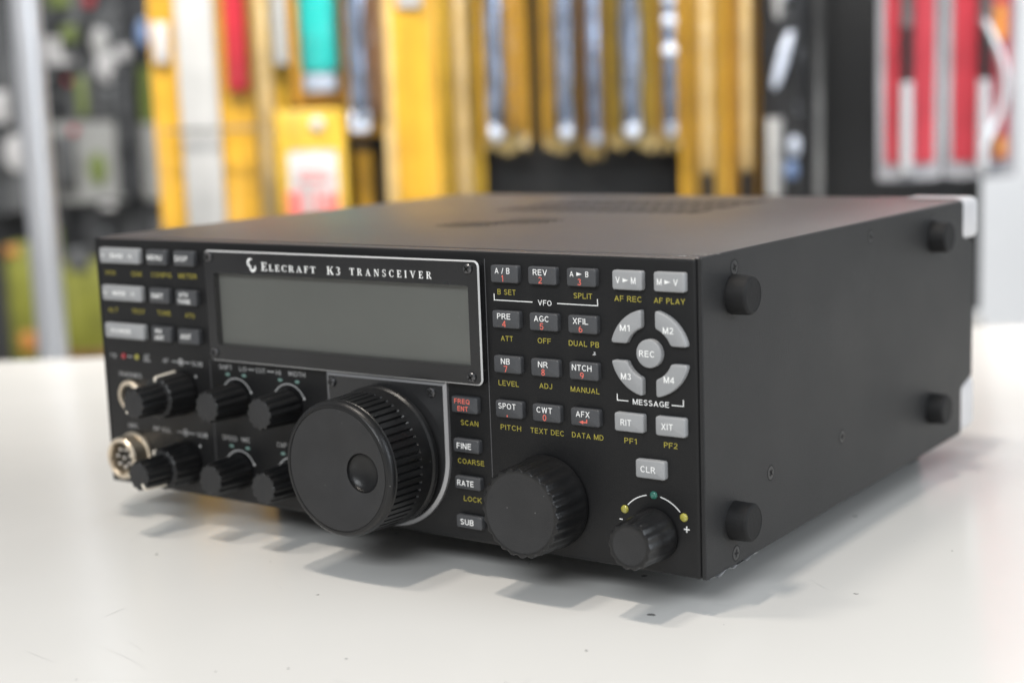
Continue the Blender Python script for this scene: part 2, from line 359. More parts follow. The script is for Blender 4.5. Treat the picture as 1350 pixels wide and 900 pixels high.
# speaker grille and cooling slots in the cover
mb = MB()
def slotpoly(cx, cy, l, w, ang=0):
    pts = []
    for k in range(12):
        a = 2*PI*k/12; px = (l/2 - w/2) * (1 if math.cos(a) > 0 else -1) + w/2*math.cos(a); py = w/2*math.sin(a)
        pts.append((cx + px*math.cos(ang) - py*math.sin(ang), cy + px*math.sin(ang) + py*math.cos(ang), 100.29))
    return pts
for gx, gy in ((125, 83), (141, 101)):
    for i in range(-6, 7):
        for j in range(-6, 7):
            ux, uy = i*2.9 + (j % 2)*1.45, j*2.7
            if abs(ux) < 12.5 and abs(uy) < 11.5 and abs(ux) + abs(uy) < 19: mb.add(slotpoly(gx + ux, gy + uy, 2.15, 1.9), [list(range(12))])
rb(mb, 'speaker_grille', M['slot'])
mb = MB()
for r_ in range(3):
    for i in range(16):
        p = slotpoly(92 + i*6.4, 158 + r_*25, 22, 3.6, PI/2); mb.add(p, [list(range(12))])
rb(mb, 'cooling_slots', M['slot'])

def side_sheet(x0, x1):
    pr = [(0.2, 0.4), (0.9, 0), (232.6, 0), (232.6, 18.6), (234, 20), (245.4, 23), (246.2, 24), (246.2, 80.6), (245.2, 81.8), (234, 84.6), (232.6, 86), (232.6, 99.2), (231.6, 100), (0.9, 100), (0.2, 99.6)]
    m = MB(); d = 0.25 if x1 > x0 else -0.25
    c = (120, 50)
    def ins(p, k): return [(y + (k if y < c[0] else -k), z + (k if z < c[1] else -k)) for y, z in p]
    m.loops([[(x0, y, z) for y, z in pr], [(x1 - d, y, z) for y, z in pr], [(x1, y, z) for y, z in ins(pr, 0.25)]], 0, cap0=True)
    return m
rb(side_sheet(271.0, 272.4), 'side_panel', M['case'])
rb(side_sheet(-0.05, -1.2), 'side_panel', M['case'])
mb = MB(); mb.rbox((0.3, 4.9, 0.3), (270.9, 245, 1.6), 0.2); rb(mb, 'bottom_panel', M['case'])
mb = MB(); mb.rbox((0.6, 231, 1.8), (270.8, 232.5, 98.8), 0.2); rb(mb, 'rear_panel', M['case'])
# rubber feet: under the case and on its side
def foot_lathe(cx, cz, x, side=True):
    m = MB(); n = 40
    prof = [(0, 6.3), (5.9, 6.15), (6.5, 5.95), (6.85, 5.5), (6.95, 5.2), (6.8, 5.0)]
    if side: m.loops([[(x + h, cx + r*math.cos(2*PI*i/n), cz + r*math.sin(2*PI*i/n)) for i in range(n)] for h, r in prof])
    else: m.loops([[(cx + r*math.cos(2*PI*i/n)*1.25, cz + r*math.sin(2*PI*i/n)*1.25, x - h*1.64) for i in range(n)] for h, r in prof])
    return m
for y, z in ((20.6, 86.6), (19.6, 14.6), (197.0, 88.0), (196.0, 17.8)): rb(foot_lathe(y, z, 272.4), 'side_foot', M['rubber'])
for x, y in ((40, 66), (222, 66)): rb(foot_lathe(x, y, 0.3, False), 'bottom_foot', M['rubber'])
mb = MB(); mb.rbox((14, 214, -11.45), (257, 226, 0.2), 1.0, 2); rb(mb, 'rear_light_block', M['rubber']); mb = MB(); mb.rbox((12, 78, -11.45), (22, 213, 0.2), 1.0, 2); rb(mb, 'side_light_block', M['rubber'])  # unseen bars added to block light in the gap under the case

# --- screws
def screw_front(cx, cz, h, r, parent=None, ang=0.5):
    m = MB(); lathe(m, cx, cz, [(h, r), (h + 0.5, r*0.97), (h + 0.9, r*0.78), (h + 1.0, r*0.45)], 24)
    for a in (ang, ang + PI/2):
        c, s_ = math.cos(a), math.sin(a); l, w = r*0.66, r*0.17
        m.add([(cx + u*c - v*s_, -(h + 1.06 + 0.01*(a > 1.6)), cz + u*s_ + v*c) for u, v in ((-l, -w), (l, -w), (l, w), (-l, w))], [[0, 1, 2, 3]], 1)
    return rb(m, 'screw', [M['screw'], M['slot']], 30)
def screw_side(y, z, r=2.3, ang=0.4):
    m = MB(); n = 24; x = 272.4
    m.loops([[(x + h, y + q*math.cos(2*PI*i/n), z + q*math.sin(2*PI*i/n)) for i in range(n)] for h, q in [(0, r), (0.12, r*0.95), (0.14, r*0.85), (0.10, r*0.5)]])
    for a in (ang, ang + PI/2):
        c, s_ = math.cos(a), math.sin(a); l, w = r*0.55, r*0.15
        m.add([(x + 0.2 + 0.01*(a > 1.6), y + u*c - v*s_, z + u*s_ + v*c) for u, v in ((-l, -w), (l, -w), (l, w), (-l, w))], [[0, 1, 2, 3]], 1)
    # dark countersink ring
    m.loops([[(x + 0.03, y + q*math.cos(2*PI*i/n), z + q*math.sin(2*PI*i/n)) for i in range(n)] for q in (r*1.16, r*0.98)], 1, cap1=False)
    return rb(m, 'screw', [M['screwdark'], M['slot']], 30)
for i, (y, z) in enumerate(((21.3, 94.9), (20.3, 3.6), (45.8, 24.2), (104.6, 24.5), (131.2, 94.2), (196, 94.5))): screw_side(y, z, ang=0.4 + i)

# --- panel lines and printed lettering
mb = MB()
def vline(x, z0, z1, w, mi): mb.add([(x - w/2, -0.03, z0), (x + w/2, -0.03, z0), (x + w/2, -0.03, z1), (x - w/2, -0.03, z1)], [[0, 1, 2, 3]], mi)
vline(192.25, 23.7, 97.3, 0.28, 0); rb(mb, 'panel_line', M['line']); mb = MB(); vline(60.4, 4, 54.6, 0.25, 0); rb(mb, 'panel_line', M['line'])

W_, Y_ = 0, 1
LT = [MB(), MB()]; class_of = lambda x: LT[0] if x < 125 else LT[1]
for s, x0, x1, z in (('B SET', 197.1, 204.4, 86.7), ('SPLIT', 226.7, 233.7, 86.75), ('AF REC', 241.8, 251.6, 86.6), ('AF PLAY', 255.9, 266.7, 86.6),
                     ('ATT', 197.8, 202.7, 71.35), ('OFF', 212.4, 217.6, 71.5), ('DUAL PB', 224.4, 235.8, 71.45), ('LEVEL', 196.2, 204.4, 56.4),
                     ('ADJ', 212.5, 217.5, 56.7), ('MANUAL', 224.6, 235.5, 56.55), ('PITCH', 196.4, 204.7, 41.5), ('TEXT DEC', 208.4, 221.6, 41.55),
                     ('DATA MD', 224.6, 236.5, 41.65), ('PF1', 244.2, 248.8, 41.7), ('PF2', 258.4, 263.2, 41.7), ('SCAN', 179.8, 187.2, 41.45),
                     ('COARSE', 177.9, 189.0, 28.0), ('LOCK', 179.8, 187.3, 15.0),
                     ('VOX', 4.0, 10.2, 86.1), ('QSK', 19.4, 25.8, 86.1), ('CONFIG', 31.0, 42.4, 86.2), ('METER', 46.3, 56.4, 86.3),
                     ('ALT', 4.2, 10.0, 71.15), ('TEST', 18.3, 25.8, 71.2), ('TUNE', 32.9, 40.5, 71.3), ('ATU', 48.5, 53.8, 71.1)):
    text(class_of(x0), s, (x0 + x1) / 2, z, 1.75, x1 - x0, 0.05, Y_, 0.004)
for s, x0, x1, z in (('VFO', 213.0, 218.3, 83.85), ('MESSAGE', 247.6, 260.5, 54.4), ('TX', 3.3, 7.0, 52.4), ('\u0394F', 23.2, 26.6, 53.4),
                     ('AF', 34.0, 37.3, 52.5), ('SUB', 50.2, 56.2, 52.4), ('PHONES', 8.0, 21.0, 45.2), ('MIC', 11.2, 16.9, 24.4),
                     ('RF', 26.0, 29.6, 24.5), ('SQL', 30.8, 36.4, 24.5), ('SUB', 50.6, 56.4, 24.5), ('SHIFT', 65.2, 72.2, 52.3), ('LO', 75.9, 79.7, 52.3),
                     ('CUT', 84.6, 89.5, 52.3), ('HI', 94.9, 97.2, 52.2), ('WIDTH', 101.0, 109.5, 52.3), ('SPEED', 64.5, 72.5, 24.8),
                     ('MIC', 74.8, 79.4, 24.9), ('CMP', 93.2, 98.2, 24.9), ('PWR', 102, 107, 24.9)):
    text(class_of(x0), s, (x0 + x1) / 2, z, 1.75, x1 - x0, 0.05, W_, 0.008 if x0 > 125 else 0.002)
for x0, x1, z in ((23.0, 26.8, 51.7), (80.6, 83.7, 52.3), (90.4, 93.9, 52.3), (39.3, 42.6, 52.5), (45.9, 49.2, 52.5), (39.3, 42.6, 24.5), (45.7, 49.2, 24.5), (13.6, 16.3, 52.7)):
    LT[0].add([(x0, -0.05, z - 0.2), (x1, -0.05, z - 0.2), (x1, -0.05, z + 0.2), (x0, -0.05, z + 0.2)], [[0, 1, 2, 3]], W_)
for cx, cz in ((44.2, 52.5), (44.2, 24.6)):
    quadstrip(LT[0], arcpts(cx, cz, 1.15, 0, 360, 24), 0.45, 0.05, W_); disc(LT[0], cx, cz, 0.55, 0.055, W_, 12)
# brackets
mb = LT[1]
quadstrip(mb, [(195.7, 86.0), (195.7, 84.0)], 0.3, 0.05, W_); quadstrip(mb, [(195.55, 83.9), (210.9, 83.9)], 0.3, 0.052, W_)
quadstrip(mb, [(220.4, 83.9), (235.75, 83.9)], 0.3, 0.052, W_); quadstrip(mb, [(235.6, 84.0), (235.6, 86.0)], 0.3, 0.05, W_)
quadstrip(mb, [(242.0, 56.4), (242.0, 54.5)], 0.3, 0.05, W_); quadstrip(mb, [(241.85, 54.4), (246.0, 54.4)], 0.3, 0.052, W_)
quadstrip(mb, [(261.4, 54.4), (265.65, 54.4)], 0.3, 0.052, W_); quadstrip(mb, [(265.5, 54.5), (265.5, 56.4)], 0.3, 0.05, W_)
# arcs round the knobs
mb = LT[0]
for cx, cz, r in ((73.9, 40.2, 8.1), (100.7, 40.0, 8.3), (73.3, 12.4, 8.0), (100.5, 12.5, 8.0)):
    quadstrip(mb, arcpts(cx, cz, r, 150, 26, 24), 0.42, 0.05, W_)
    for a in (150, 24): disc(mb, cx + (r+0.1)*math.cos(math.radians(a)), cz + (r+0.1)*math.sin(math.radians(a)), 0.55, 0.056, W_, 12)
    disc(mb, cx + r*math.cos(math.radians(-14)), cz + r*math.sin(math.radians(-14)), 0.32, 0.056, Y_, 10)
mb = LT[1]
quadstrip(mb, arcpts(254.3, 12.5, 12.6, 138, 101, 12), 0.32, 0.05, W_); quadstrip(mb, arcpts(254.3, 12.5, 12.6, 79, 42, 12), 0.32, 0.05, W_)
quadstrip(mb, [(241.7, 15.9), (242.9, 15.9)], 0.36, 0.05, W_)
quadstrip(mb, [(264.9, 15.7), (266.9, 15.7)], 0.38, 0.05, W_); quadstrip(mb, [(265.9, 14.7), (265.9, 16.7)], 0.38, 0.055, W_)
for x, z in ((52.1, 47.4), (51.9, 19.9)): disc(LT[0], x, z, 0.55, 0.05, W_, 12)
rb(LT[0], 'panel_lettering', [M['softwhite'], M['yellow']], None); rb(LT[1], 'panel_lettering', [M['white'], M['yellow']], None)
mb = MB(); mb.add([(233.1, -0.06, 68.2), (233.8, -0.06, 68.0), (234.6, -0.06, 68.3), (234.2, -0.06, 68.7), (234.5, -0.06, 69.1), (233.6, -0.06, 69.2), (233.9, -0.06, 68.7)], [[0, 1, 2, 3, 4, 5, 6]])
rb(mb, 'paint_chip', M['softwhite'], None)

# --- push buttons
def legend_tri(m, cx, cz, w, hgt, h, mi=0): m.add([(cx - w/2, -h, cz - hgt/2), (cx - w/2, -h, cz + hgt/2), (cx + w/2, -h, cz)], [[0, 1, 2]], mi)
BH = 2.1
def button(cx, cz, w, h, light, leg, label=None):
    m = MB(); prism(m, rrect(cx - w/2, cx + w/2, cz - h/2, cz + h/2, 0.75, 4), -0.4, BH, 0.45)
    b = rb(m, 'push_button', M['btnlight'] if light else M['btn'], 50)
    g = MB(); leg(g)
    if g.f: rb(g, 'key_lettering', [M['white'], M['red']], None, parent=b)
    # dark recess round the key
    return b
TH = BH + 0.05
def keys(white, ww, red=None, dz=0.95, dx=-0.6, cap=1.9, rw=None):
    def f(cx, cz):
        def g(m):
            if red is None: text(m, white, cx + dx, cz, cap + 0.1, ww, TH, 0, 0.009)
            else:
                text(m, white, cx + dx, cz + dz + 0.15, cap, ww, TH, 0, 0.006)
                text(m, red, cx + dx, cz - 1.4, 2.1, rw or (1.4 if red not in '1.' else None), TH, 1, 0.004)
        return g
    return f
cols = (201.35, 216.15, 230.95); rows = (92.8, 77.9, 63.0, 48.05)
num = [[keys('A / B', 5.9, '1'), keys('REV', 5.5, '2'), None], [keys('PRE', 5.3, '4'), keys('AGC', 5.8, '5'), keys('XFIL', 5.7, '6')],
       [keys('NB', 3.6, '7'), keys('NR', 3.8, '8'), keys('NTCH', 7.4, '9')], [keys('SPOT', 7.0, '.'), keys('CWT', 6.1, '0'), None]]
for r_, z in enumerate(rows):
    for c_, x in enumerate(cols):
        k = num[r_][c_]
        if k: leg = k(x, z)
        elif r_ == 0:
            def leg(m, x=x, z=z):
                text(m, 'A', x - 3.4, z + 1.1, 1.75, None, TH, 0, 0.006); text(m, 'B', x + 2.3, z + 1.1, 1.75, None, TH, 0, 0.006)
                legend_tri(m, x - 0.6, z + 1.1, 2.0, 1.2, TH); text(m, '3', x - 0.6, z - 1.4, 2.1, 1.4, TH, 1, 0.004)
        else:
            def leg(m, x=x, z=z):
                text(m, 'AFX', x - 0.7, z + 1.1, 1.9, 5.2, TH, 0, 0.006)
                m.add([(x - 2.2, -TH, z - 1.5), (x - 0.6, -TH, z - 2.1), (x - 0.6, -TH, z - 0.9)], [[0, 1, 2]], 1)
                quadstrip(m, [(x - 0.6, z - 1.5), (x + 0.9, z - 1.5)], 0.4, TH, 1); quadstrip(m, [(x + 0.75, z - 1.3), (x + 0.75, z - 0.5)], 0.4, TH, 1)
        button(x, z, 10.8, 5.7, False, leg)
def memleg(a, b, x, z):
    def f(m):
        text(m, a, x - 3.2, z, 2.0, None, TH, 0, 0.009); text(m, b, x + 2.4, z, 2.0, None, TH, 0, 0.009); legend_tri(m, x - 0.4, z, 2.1, 1.3, TH)
    return f
button(247.6, 92.6, 10.6, 6.0, True, memleg('V', 'M', 247.6, 92.6)); button(262.3, 92.6, 10.6, 6.0, True, memleg('M', 'V', 262.3, 92.6))
button(247.15, 47.95, 10.5, 5.9, True, keys('RIT', 3.9, dx=-1.0)(247.15, 47.95)); button(261.8, 47.95, 10.3, 6.0, True, keys('XIT', 4.1, dx=-1.0)(261.8, 47.95))
button(254.4, 33.75, 10.4, 5.9, True, keys('CLR', 5.3, dx=-0.7)(254.4, 33.75))
def freqleg(m):
    text(m, 'FREQ', 182.2, 49.2, 1.65, 6.5, TH, 1, 0.014); text(m, 'ENT', 182.4, 46.7, 1.65, 4.4, TH, 1, 0.014)
button(183.05, 47.95, 10.8, 5.6, False, freqleg)
for s, w, z, h in (('FINE', 6.1, 33.85, 4.6), ('RATE', 7.0, 20.95, 4.4), ('SUB', 5.6, 7.35, 4.4)): button(183.1, z, 10.8, h, False, keys(s, w, dx=-0.8)(183.1, z))
def wide(s, w, cx, z):
    def f(m):
        text(m, s, cx, z, 1.75, w, TH, 0, 0.02)
        if s != 'POWER':
            quadstrip(m, [(4.6, z + 0.7), (5.5, z - 0.7), (6.4, z + 0.7)], 0.4, TH); quadstrip(m, [(20.8, z - 0.7), (21.7, z + 0.7), (22.6, z - 0.7)], 0.4, TH)
    return f
for s, w, cx, z in (('BAND', 7.3, 13.9, 93.2), ('MODE', 7.4, 13.9, 78.3), ('POWER', 11.5, 13.3, 63.15)): button(15.1, z, 22.8, 6.0, True, wide(s, w, cx, z))
button(36.55, 93.2, 10.9, 5.9, False, keys('MENU', 8.3)(36.4, 93.2)); button(51.6, 93.2, 10.9, 5.8, False, keys('DISP', 6.8)(51.2, 93.2))
button(36.6, 78.3, 10.9, 5.9, False, keys('XMIT', 6.8)(36.3, 78.3))
def two(a, wa, b_, wb, x, z):
    def f(m): text(m, a, x - 0.9, z + 1.25, 1.6, wa, TH, 0, 0.02); text(m, b_, x - 0.8, z - 1.35, 1.6, wb, TH, 0, 0.02)
    return f
button(51.6, 78.1, 11.2, 5.9, False, two('ATU', 4.9, 'TUNE', 6.8, 51.4, 78.1)); button(36.35, 63.2, 10.8, 5.9, False, two('RX', 3.6, 'ANT', 5.1, 36.2, 63.2))
button(51.5, 63.1, 11.3, 5.8, False, keys('ANT', 5.9, dx=-1.0)(51.3, 63.1))
# memory ring
RC = (254.7, 70.2)
def sector(ix, iz):
    ro, ri, gx, gz = 13.7, 8.2, 2.4, 2.75
    ao0, ao1 = math.asin(gz/ro), math.acos(gx/ro); ai0, ai1 = math.asin(gz/ri), math.acos(gx/ri)
    raw = [(ro*math.cos(ao0+(ao1-ao0)*k/14), ro*math.sin(ao0+(ao1-ao0)*k/14)) for k in range(15)] + [(ri*math.cos(ai1+(ai0-ai1)*k/10), ri*math.sin(ai1+(ai0-ai1)*k/10)) for k in range(11)]
    # round the four corners a little
    out = []; n = len(raw)
    for i, p in enumerate(raw):
        if i in (0, 14, 15, n-1):
            a, b = raw[i-1], raw[(i+1) % n]
            for q, t in ((a, 1), (b, 1)):
                l = math.hypot(q[0]-p[0], q[1]-p[1]); d = min(0.9, l*0.8); out.append((p[0]+(q[0]-p[0])/l*d, p[1]+(q[1]-p[1])/l*d))
                if t and q is a: 
                    lb = math.hypot(b[0]-p[0], b[1]-p[1]); db = min(0.9, lb*0.8)
                    pa = out[-1]; pb = (p[0]+(b[0]-p[0])/lb*db, p[1]+(b[1]-p[1])/lb*db)
                    out.append((p[0]*0.5+(pa[0]+pb[0])*0.25, p[1]*0.5+(pa[1]+pb[1])*0.25))
        else: out.append(p)
    pts = [(RC[0] + ix*x, RC[1] + iz*z) for x, z in out]
    return pts if ix*iz > 0 else pts[::-1]
for s, ix, iz in (('M1', -1, 1), ('M2', 1, 1), ('M3', -1, -1), ('M4', 1, -1)):
    m = MB(); prism(m, sector(ix, iz), -0.4, BH, 0.45); b = rb(m, 'push_button', M['btnlight'], 50)
    g = MB(); text(g, s, RC[0] + ix*7.6 - 0.5, RC[1] + iz*7.6, 2.0, 3.7, TH, 0, 0.012); rb(g, 'key_lettering', [M['white']], None, parent=b)
m = MB(); lathe(m, RC[0], RC[1], [(-0.4, 4.45), (BH - 0.45, 4.45), (BH - 0.12, 4.3), (BH, 4.0)], 40); b = rb(m, 'push_button', M['btnlight'], 50)
g = MB(); text(g, 'REC', RC[0] - 0.5, RC[1], 2.0, 5.5, TH, 0, 0.012); rb(g, 'key_lettering', [M['white']], None, parent=b)

# --- display
def ring(m, po, pi_, h, mi=0):                                       # flat frame between two loops of equal length
    n = len(po); m.add(FP(po, h) + FP(pi_, h), [[i, (i+1) % n, n + (i+1) % n, n + i] for i in range(n)], mi)
bo = rrect(63.8, 191.8, 55.2, 97.0, 2.2, 6); bi = rrect(68.6, 187.2, 61.6, 88.6, 0.8, 6)
m = MB(); h = 3.0
m.loops([FP(bo, 0), FP(bo, h - 0.45), FP(inset(bo, 0.5), h)], [0, 1], cap1=False)
ring(m, inset(bo, 0.5), bi, h, 0)
m.loops([FP(bi, h), FP(bi, 0.3)], 0, cap1=False)
bez = rb(m, 'display_bezel', [M['bezel'], M['bezeledge']], 25)
m = MB(); m.add(FP(rrect(68.0, 187.8, 61.0, 89.2, 0.5, 2), 0.25), [list(range(12))]); rb(m, 'display_screen', M['lcd'], None)
m = MB(); m.add(FP(bi, 2.9), [list(range(len(bi)))]); rb(m, 'display_window', M['acrylic'], None)
for x, z in ((66.6, 94.4), (187.6, 94.2), (187.5, 58.0), (66.8, 58.3)): screw_front(x, z, h, 1.75, ang=x)
m = MB()
serif(m, 'ELECRAFT', 93.6, 120.2, 90.25, 2.35, h + 0.05, 0, 1.3); serif(m, 'K3', 125.5, 131.8, 90.0, 2.9, h + 0.05); serif(m, 'TRANSCEIVER', 136.1, 172.4, 90.25, 2.45, h + 0.05, gap=0.5)
# swirl emblem: a hooked crescent above left, a leaf crescent below right
def crescent(cx, cz, r, a0, a1, t, lift):
    o, i_ = [], []
    for k in range(19):
        u = k/18; a = math.radians(a0 + (a1 - a0)*u); w = t*(0.35 + 0.65*math.sin(PI*u))
        o.append((cx + (r + w/2)*math.cos(a), -(h + 0.05 + lift), cz + (r + w/2)*math.sin(a))); i_.append((cx + (r - w/2)*math.cos(a), -(h + 0.05 + lift), cz + (r - w/2)*math.sin(a)))
    m.add(o + i_, [[k, k+1, 20+k, 19+k] for k in range(18)])
crescent(88.3, 92.9, 1.45, 60, 255, 0.95, 0); crescent(89.2, 91.4, 1.35, 175, 385, 1.05, 0.01); crescent(88.2, 92.1, 0.55, 120, 330, 0.55, 0.02)
rb(m, 'title_lettering', M['white'], None, parent=bez)

# --- plate behind the tuning knob
po = [(121.0, 55.0)] + [(121.0, 28.6)] + arcpts(148.2, 28.6, 27.0, 182, 358, 40) + [(175.2, 28.6), (175.2, 55.0)]
po = po[::1]
m = MB(); m.loops([FP(po, 0), FP(po, 1.2), FP(inset(po, 1.3), 1.7)], [1, 1], mi_cap=0)
rb(m, 'dial_plate', [M['plate'], M['plateedge']], 20)
screw_front(124.0, 51.2, 1.7, 1.8, ang=0.2); screw_front(169.0, 51.2, 1.7, 1.8, ang=0.9)

# --- knobs
def fluted(m, cx, cz, prof, n_fl, depth, sub=10, sharp=1.0, phase=0.0, mi=0, mi_cap=1):
    N = n_fl*sub; L = []
    for h_, r, d in prof:
        l = []
        for i in range(N):
            a = 2*PI*i/N; g = (0.5 - 0.5*math.cos(n_fl*a + phase))**sharp
            q = r - depth*d*g; l.append((cx + q*math.cos(a), -h_, cz + q*math.sin(a)))
        L.append(l)
    m.loops(L, mi, mi_cap=mi_cap)
KM = [M['knob'], M['knobface']]
# tuning knob
CX, CZ = 147.7, 27.4
m = MB(); N = 448; L = []
prof = [(1.9, 22.5, 0), (3.4, 24.0, 0), (4.0, 24.75, 0), (5.6, 24.75, 0), (6.4, 24.15, 0), (11.6, 24.0, 0), (12.2, 24.0, 1), (24.0, 23.6, 1), (24.5, 23.6, 0), (24.9, 23.3, 0),
        (25.3, 23.55, 0), (26.4, 23.45, 0), (27.4, 23.0, 0), (27.9, 22.4, 0), (28.0, 21.9, 0), (28.0, 21.45, 0), (27.75, 21.35, 0), (27.75, 21.15, 0), (27.95, 21.05, 0)]
for h_, r, d in prof:
    l = []
    for i in range(N):
        g = d*0.75 if i % 8 in (0, 1) and d else 0
        a = 2*PI*i/N; l.append((CX + (r-g)*math.cos(a), -h_, CZ + (r-g)*math.sin(a)))
    L.append(l)
m.loops(L, [0]*17 + [1], cap1=False)
# front face with the finger dimple
DX, DZ, DR = 158.9, 27.5, 6.9
n = N; outer = [(CX + 21.05*math.cos(2*PI*i/n), -27.95, CZ + 21.05*math.sin(2*PI*i/n)) for i in range(n)]
def dl(r, hh): return [(DX + r*math.cos(2*PI*i/n), -hh, DZ + r*math.sin(2*PI*i/n)) for i in range(n)]
m.loops([outer, dl(DR + 0.15, 27.95), dl(DR - 0.1, 27.82)] + [dl(DR*math.cos(t), 27.75 - 3.4*math.sin(t)) for t in [PI/2*k/12 for k in range(2, 12)]], [1, 1] + [0]*10)
rb(m, 'tuning_knob', KM, 28)
def big_knob(cx, cz, name, h1, rb_, rf, nf, dep):
    m = MB()
    fluted(m, cx, cz, [(0.6, rb_-0.4, 0), (1.0, rb_, 0), (2.4, rb_, 0), (3.2, rb_-0.25, 0.15), (h1*0.55, rb_-0.55, 0.65), (h1-0.7, rf+0.15, 1), (h1-0.15, rf-0.1, 1), (h1, rf-0.5, 0.9), (h1-0.02, rf-1.3, 0.35), (h1-0.1, rf-1.7, 0)], nf, dep)
    return rb(m, name, KM, 26)
big_knob(214.9, 18.3, 'frequency_knob', 17.2, 15.65, 14.75, 24, 0.75)
big_knob(254.6, 12.75, 'offset_knob', 16.0, 8.5, 7.55, 14, 0.5)
def small_knob(cx, cz, h0, h1, r, nf=12, ph=0.0, name='control_knob', r0=None):
    m = MB(); r0 = r0 or r + 0.75
    fluted(m, cx, cz, [(h0, r0-0.2, 0.2), (h0 + 0.5, r0, 0.8), (h0 + 2.0, r0-0.15, 1), (h1 - 0.8, r + 0.05, 1), (h1 - 0.2, r - 0.15, 0.9), (h1, r - 0.6, 0.5)], nf, 0.75, 8, 1.6, ph)
    return rb(m, name, KM, 28)
for cx, cz in ((73.9, 40.2), (100.7, 40.0), (73.3, 12.4), (100.5, 12.5)): small_knob(cx, cz, 0.6, 16.0, 6.05, 12, cx)
def pointer(cx, cz, ang, path, w, par):
    """raised white ridge on a knob: path of (radius, height), outer skin lifted off it"""
    m = MB(); c, s_ = math.cos(math.radians(ang)), math.sin(math.radians(ang)); L = []
    for (q, hh, dq, dh) in path:
        l = []
        for k, v in ((0, -1), (1, -0.75), (1, 0.75), (0, 1)):
            r = q + dq*k; l.append((cx + c*r - s_*v*w/2, -(hh + dh*k), cz + s_*r + c*v*w/2))
        L.append(l)
    m.loops(L, 0, cap0=True); return rb(m, 'knob_pointer', M['ridge'], 30, parent=par)
M['ridge'] = mat('cream white ridge', (0.72, 0.66, 0.56), 0.4)
for cz, ang_o, ang_i in ((40.4, 93, 222), (12.5, 122, 303)):
    cx = 44.1
    m = MB(); fluted(m, cx, cz, [(0.6, 8.5, 0), (1.2, 8.75, 0.4), (3.0, 8.6, 1), (12.0, 8.1, 1), (12.8, 7.9, 0.9), (13.2, 7.3, 0.4)], 16, 0.5, 8, 1.5)
    ko = rb(m, 'outer_ring_knob', KM, 28)
    ki = small_knob(cx, cz, 12.6, 25.0, 5.75, 12, ang_i, 'inner_ring_knob', 6.15)
    full = [(6.6, 13.1, 0, 0.45), (7.5, 13.1, 0.1, 0.45), (7.9, 12.7, 0.5, 0.3), (8.0, 12.0, 0.65, 0), (8.6, 3.0, 0.65, 0)]
    pointer(cx, cz, ang_o, full if cz > 20 else full[:4], 1.15, ko)
    full = [(3.3, 24.9, 0, 0.4), (4.8, 24.9, 0, 0.4), (5.4, 24.7, 0.3, 0.4), (5.6, 24.0, 0.6, 0), (6.0, 14.8, 0.6, 0)]
    pointer(cx, cz, ang_i, full if cz < 20 else full[1:3], 1.15, ki)

# --- sockets and leds
m = MB(); lathe(m, 14.4, 36.8, [(0, 6.4), (1.3, 6.4), (1.8, 6.0), (1.8, 4.6), (0.4, 4.5)], 6*8, cap=False); pj = rb(m, 'phones_jack', M['nickel'], 30)
m = MB(); lathe(m, 14.4, 36.8, [(0.4, 4.5), (0.4, 1.0)], 40); rb(m, 'jack_insert', M['socketblack'], 30, parent=pj)
m = MB(); lathe(m, 14.4, 12.6, [(0, 9.4), (1.0, 9.4), (1.4, 8.5), (7.4, 8.35), (8.1, 7.9), (8.1, 6.7), (7.4, 6.4), (1.2, 6.3)], 56, cap=False)
m.rbox((13.2, -6.0, 5.6), (15.6, -1.5, 7.0), 0.3)
mc = rb(m, 'microphone_socket', M['nickel'], 30)
m = MB(); lathe(m, 14.4, 12.6, [(2.6, 6.35), (2.6, 1.0)], 40); rb(m, 'socket_insert', M['socketblack'], 30, parent=mc)
m = MB()
for i in range(8):
    a = 2*PI*i/7 + 0.3; r = 3.7 if i < 7 else 0
    lathe(m, 14.4 + r*math.cos(a), 12.6 + r*math.sin(a), [(2.6, 0.8), (6.2, 0.8), (6.7, 0.45)], 12)
rb(m, 'contact_pins', M['pin'], 30, parent=mc)
def led(x, z, r, mt, rz=None, hh=0.8):
    m = MB(); n = 20; rz = rz or r
    m.loops([[(x + r*k*math.cos(2*PI*i/n), -q, z + rz*k*math.sin(2*PI*i/n)) for i in range(n)] for q, k in ((0.02, 1), (hh*0.5, 0.95), (hh*0.85, 0.7), (hh, 0.3))])
    return rb(m, 'indicator_light', mt, 60)
led(243.8, 19.35, 1.35, M['ledyellow']); led(265.0, 19.4, 1.35, M['ledyellow']); led(254.4, 25.2, 1.3, M['ledgreen'])
led(11.4, 52.7, 1.2, M['ledred']); led(19.2, 52.8, 1.2, M['ledyellow'])
for x, z in ((69.5, 49.6), (78.1, 49.7), (96.7, 49.5), (105.2, 49.4), (69.2, 21.8), (77.7, 21.7), (96.0, 21.6), (104.6, 21.6)): led(x, z, 1.2, M['ledpale'], 0.62, 0.15)

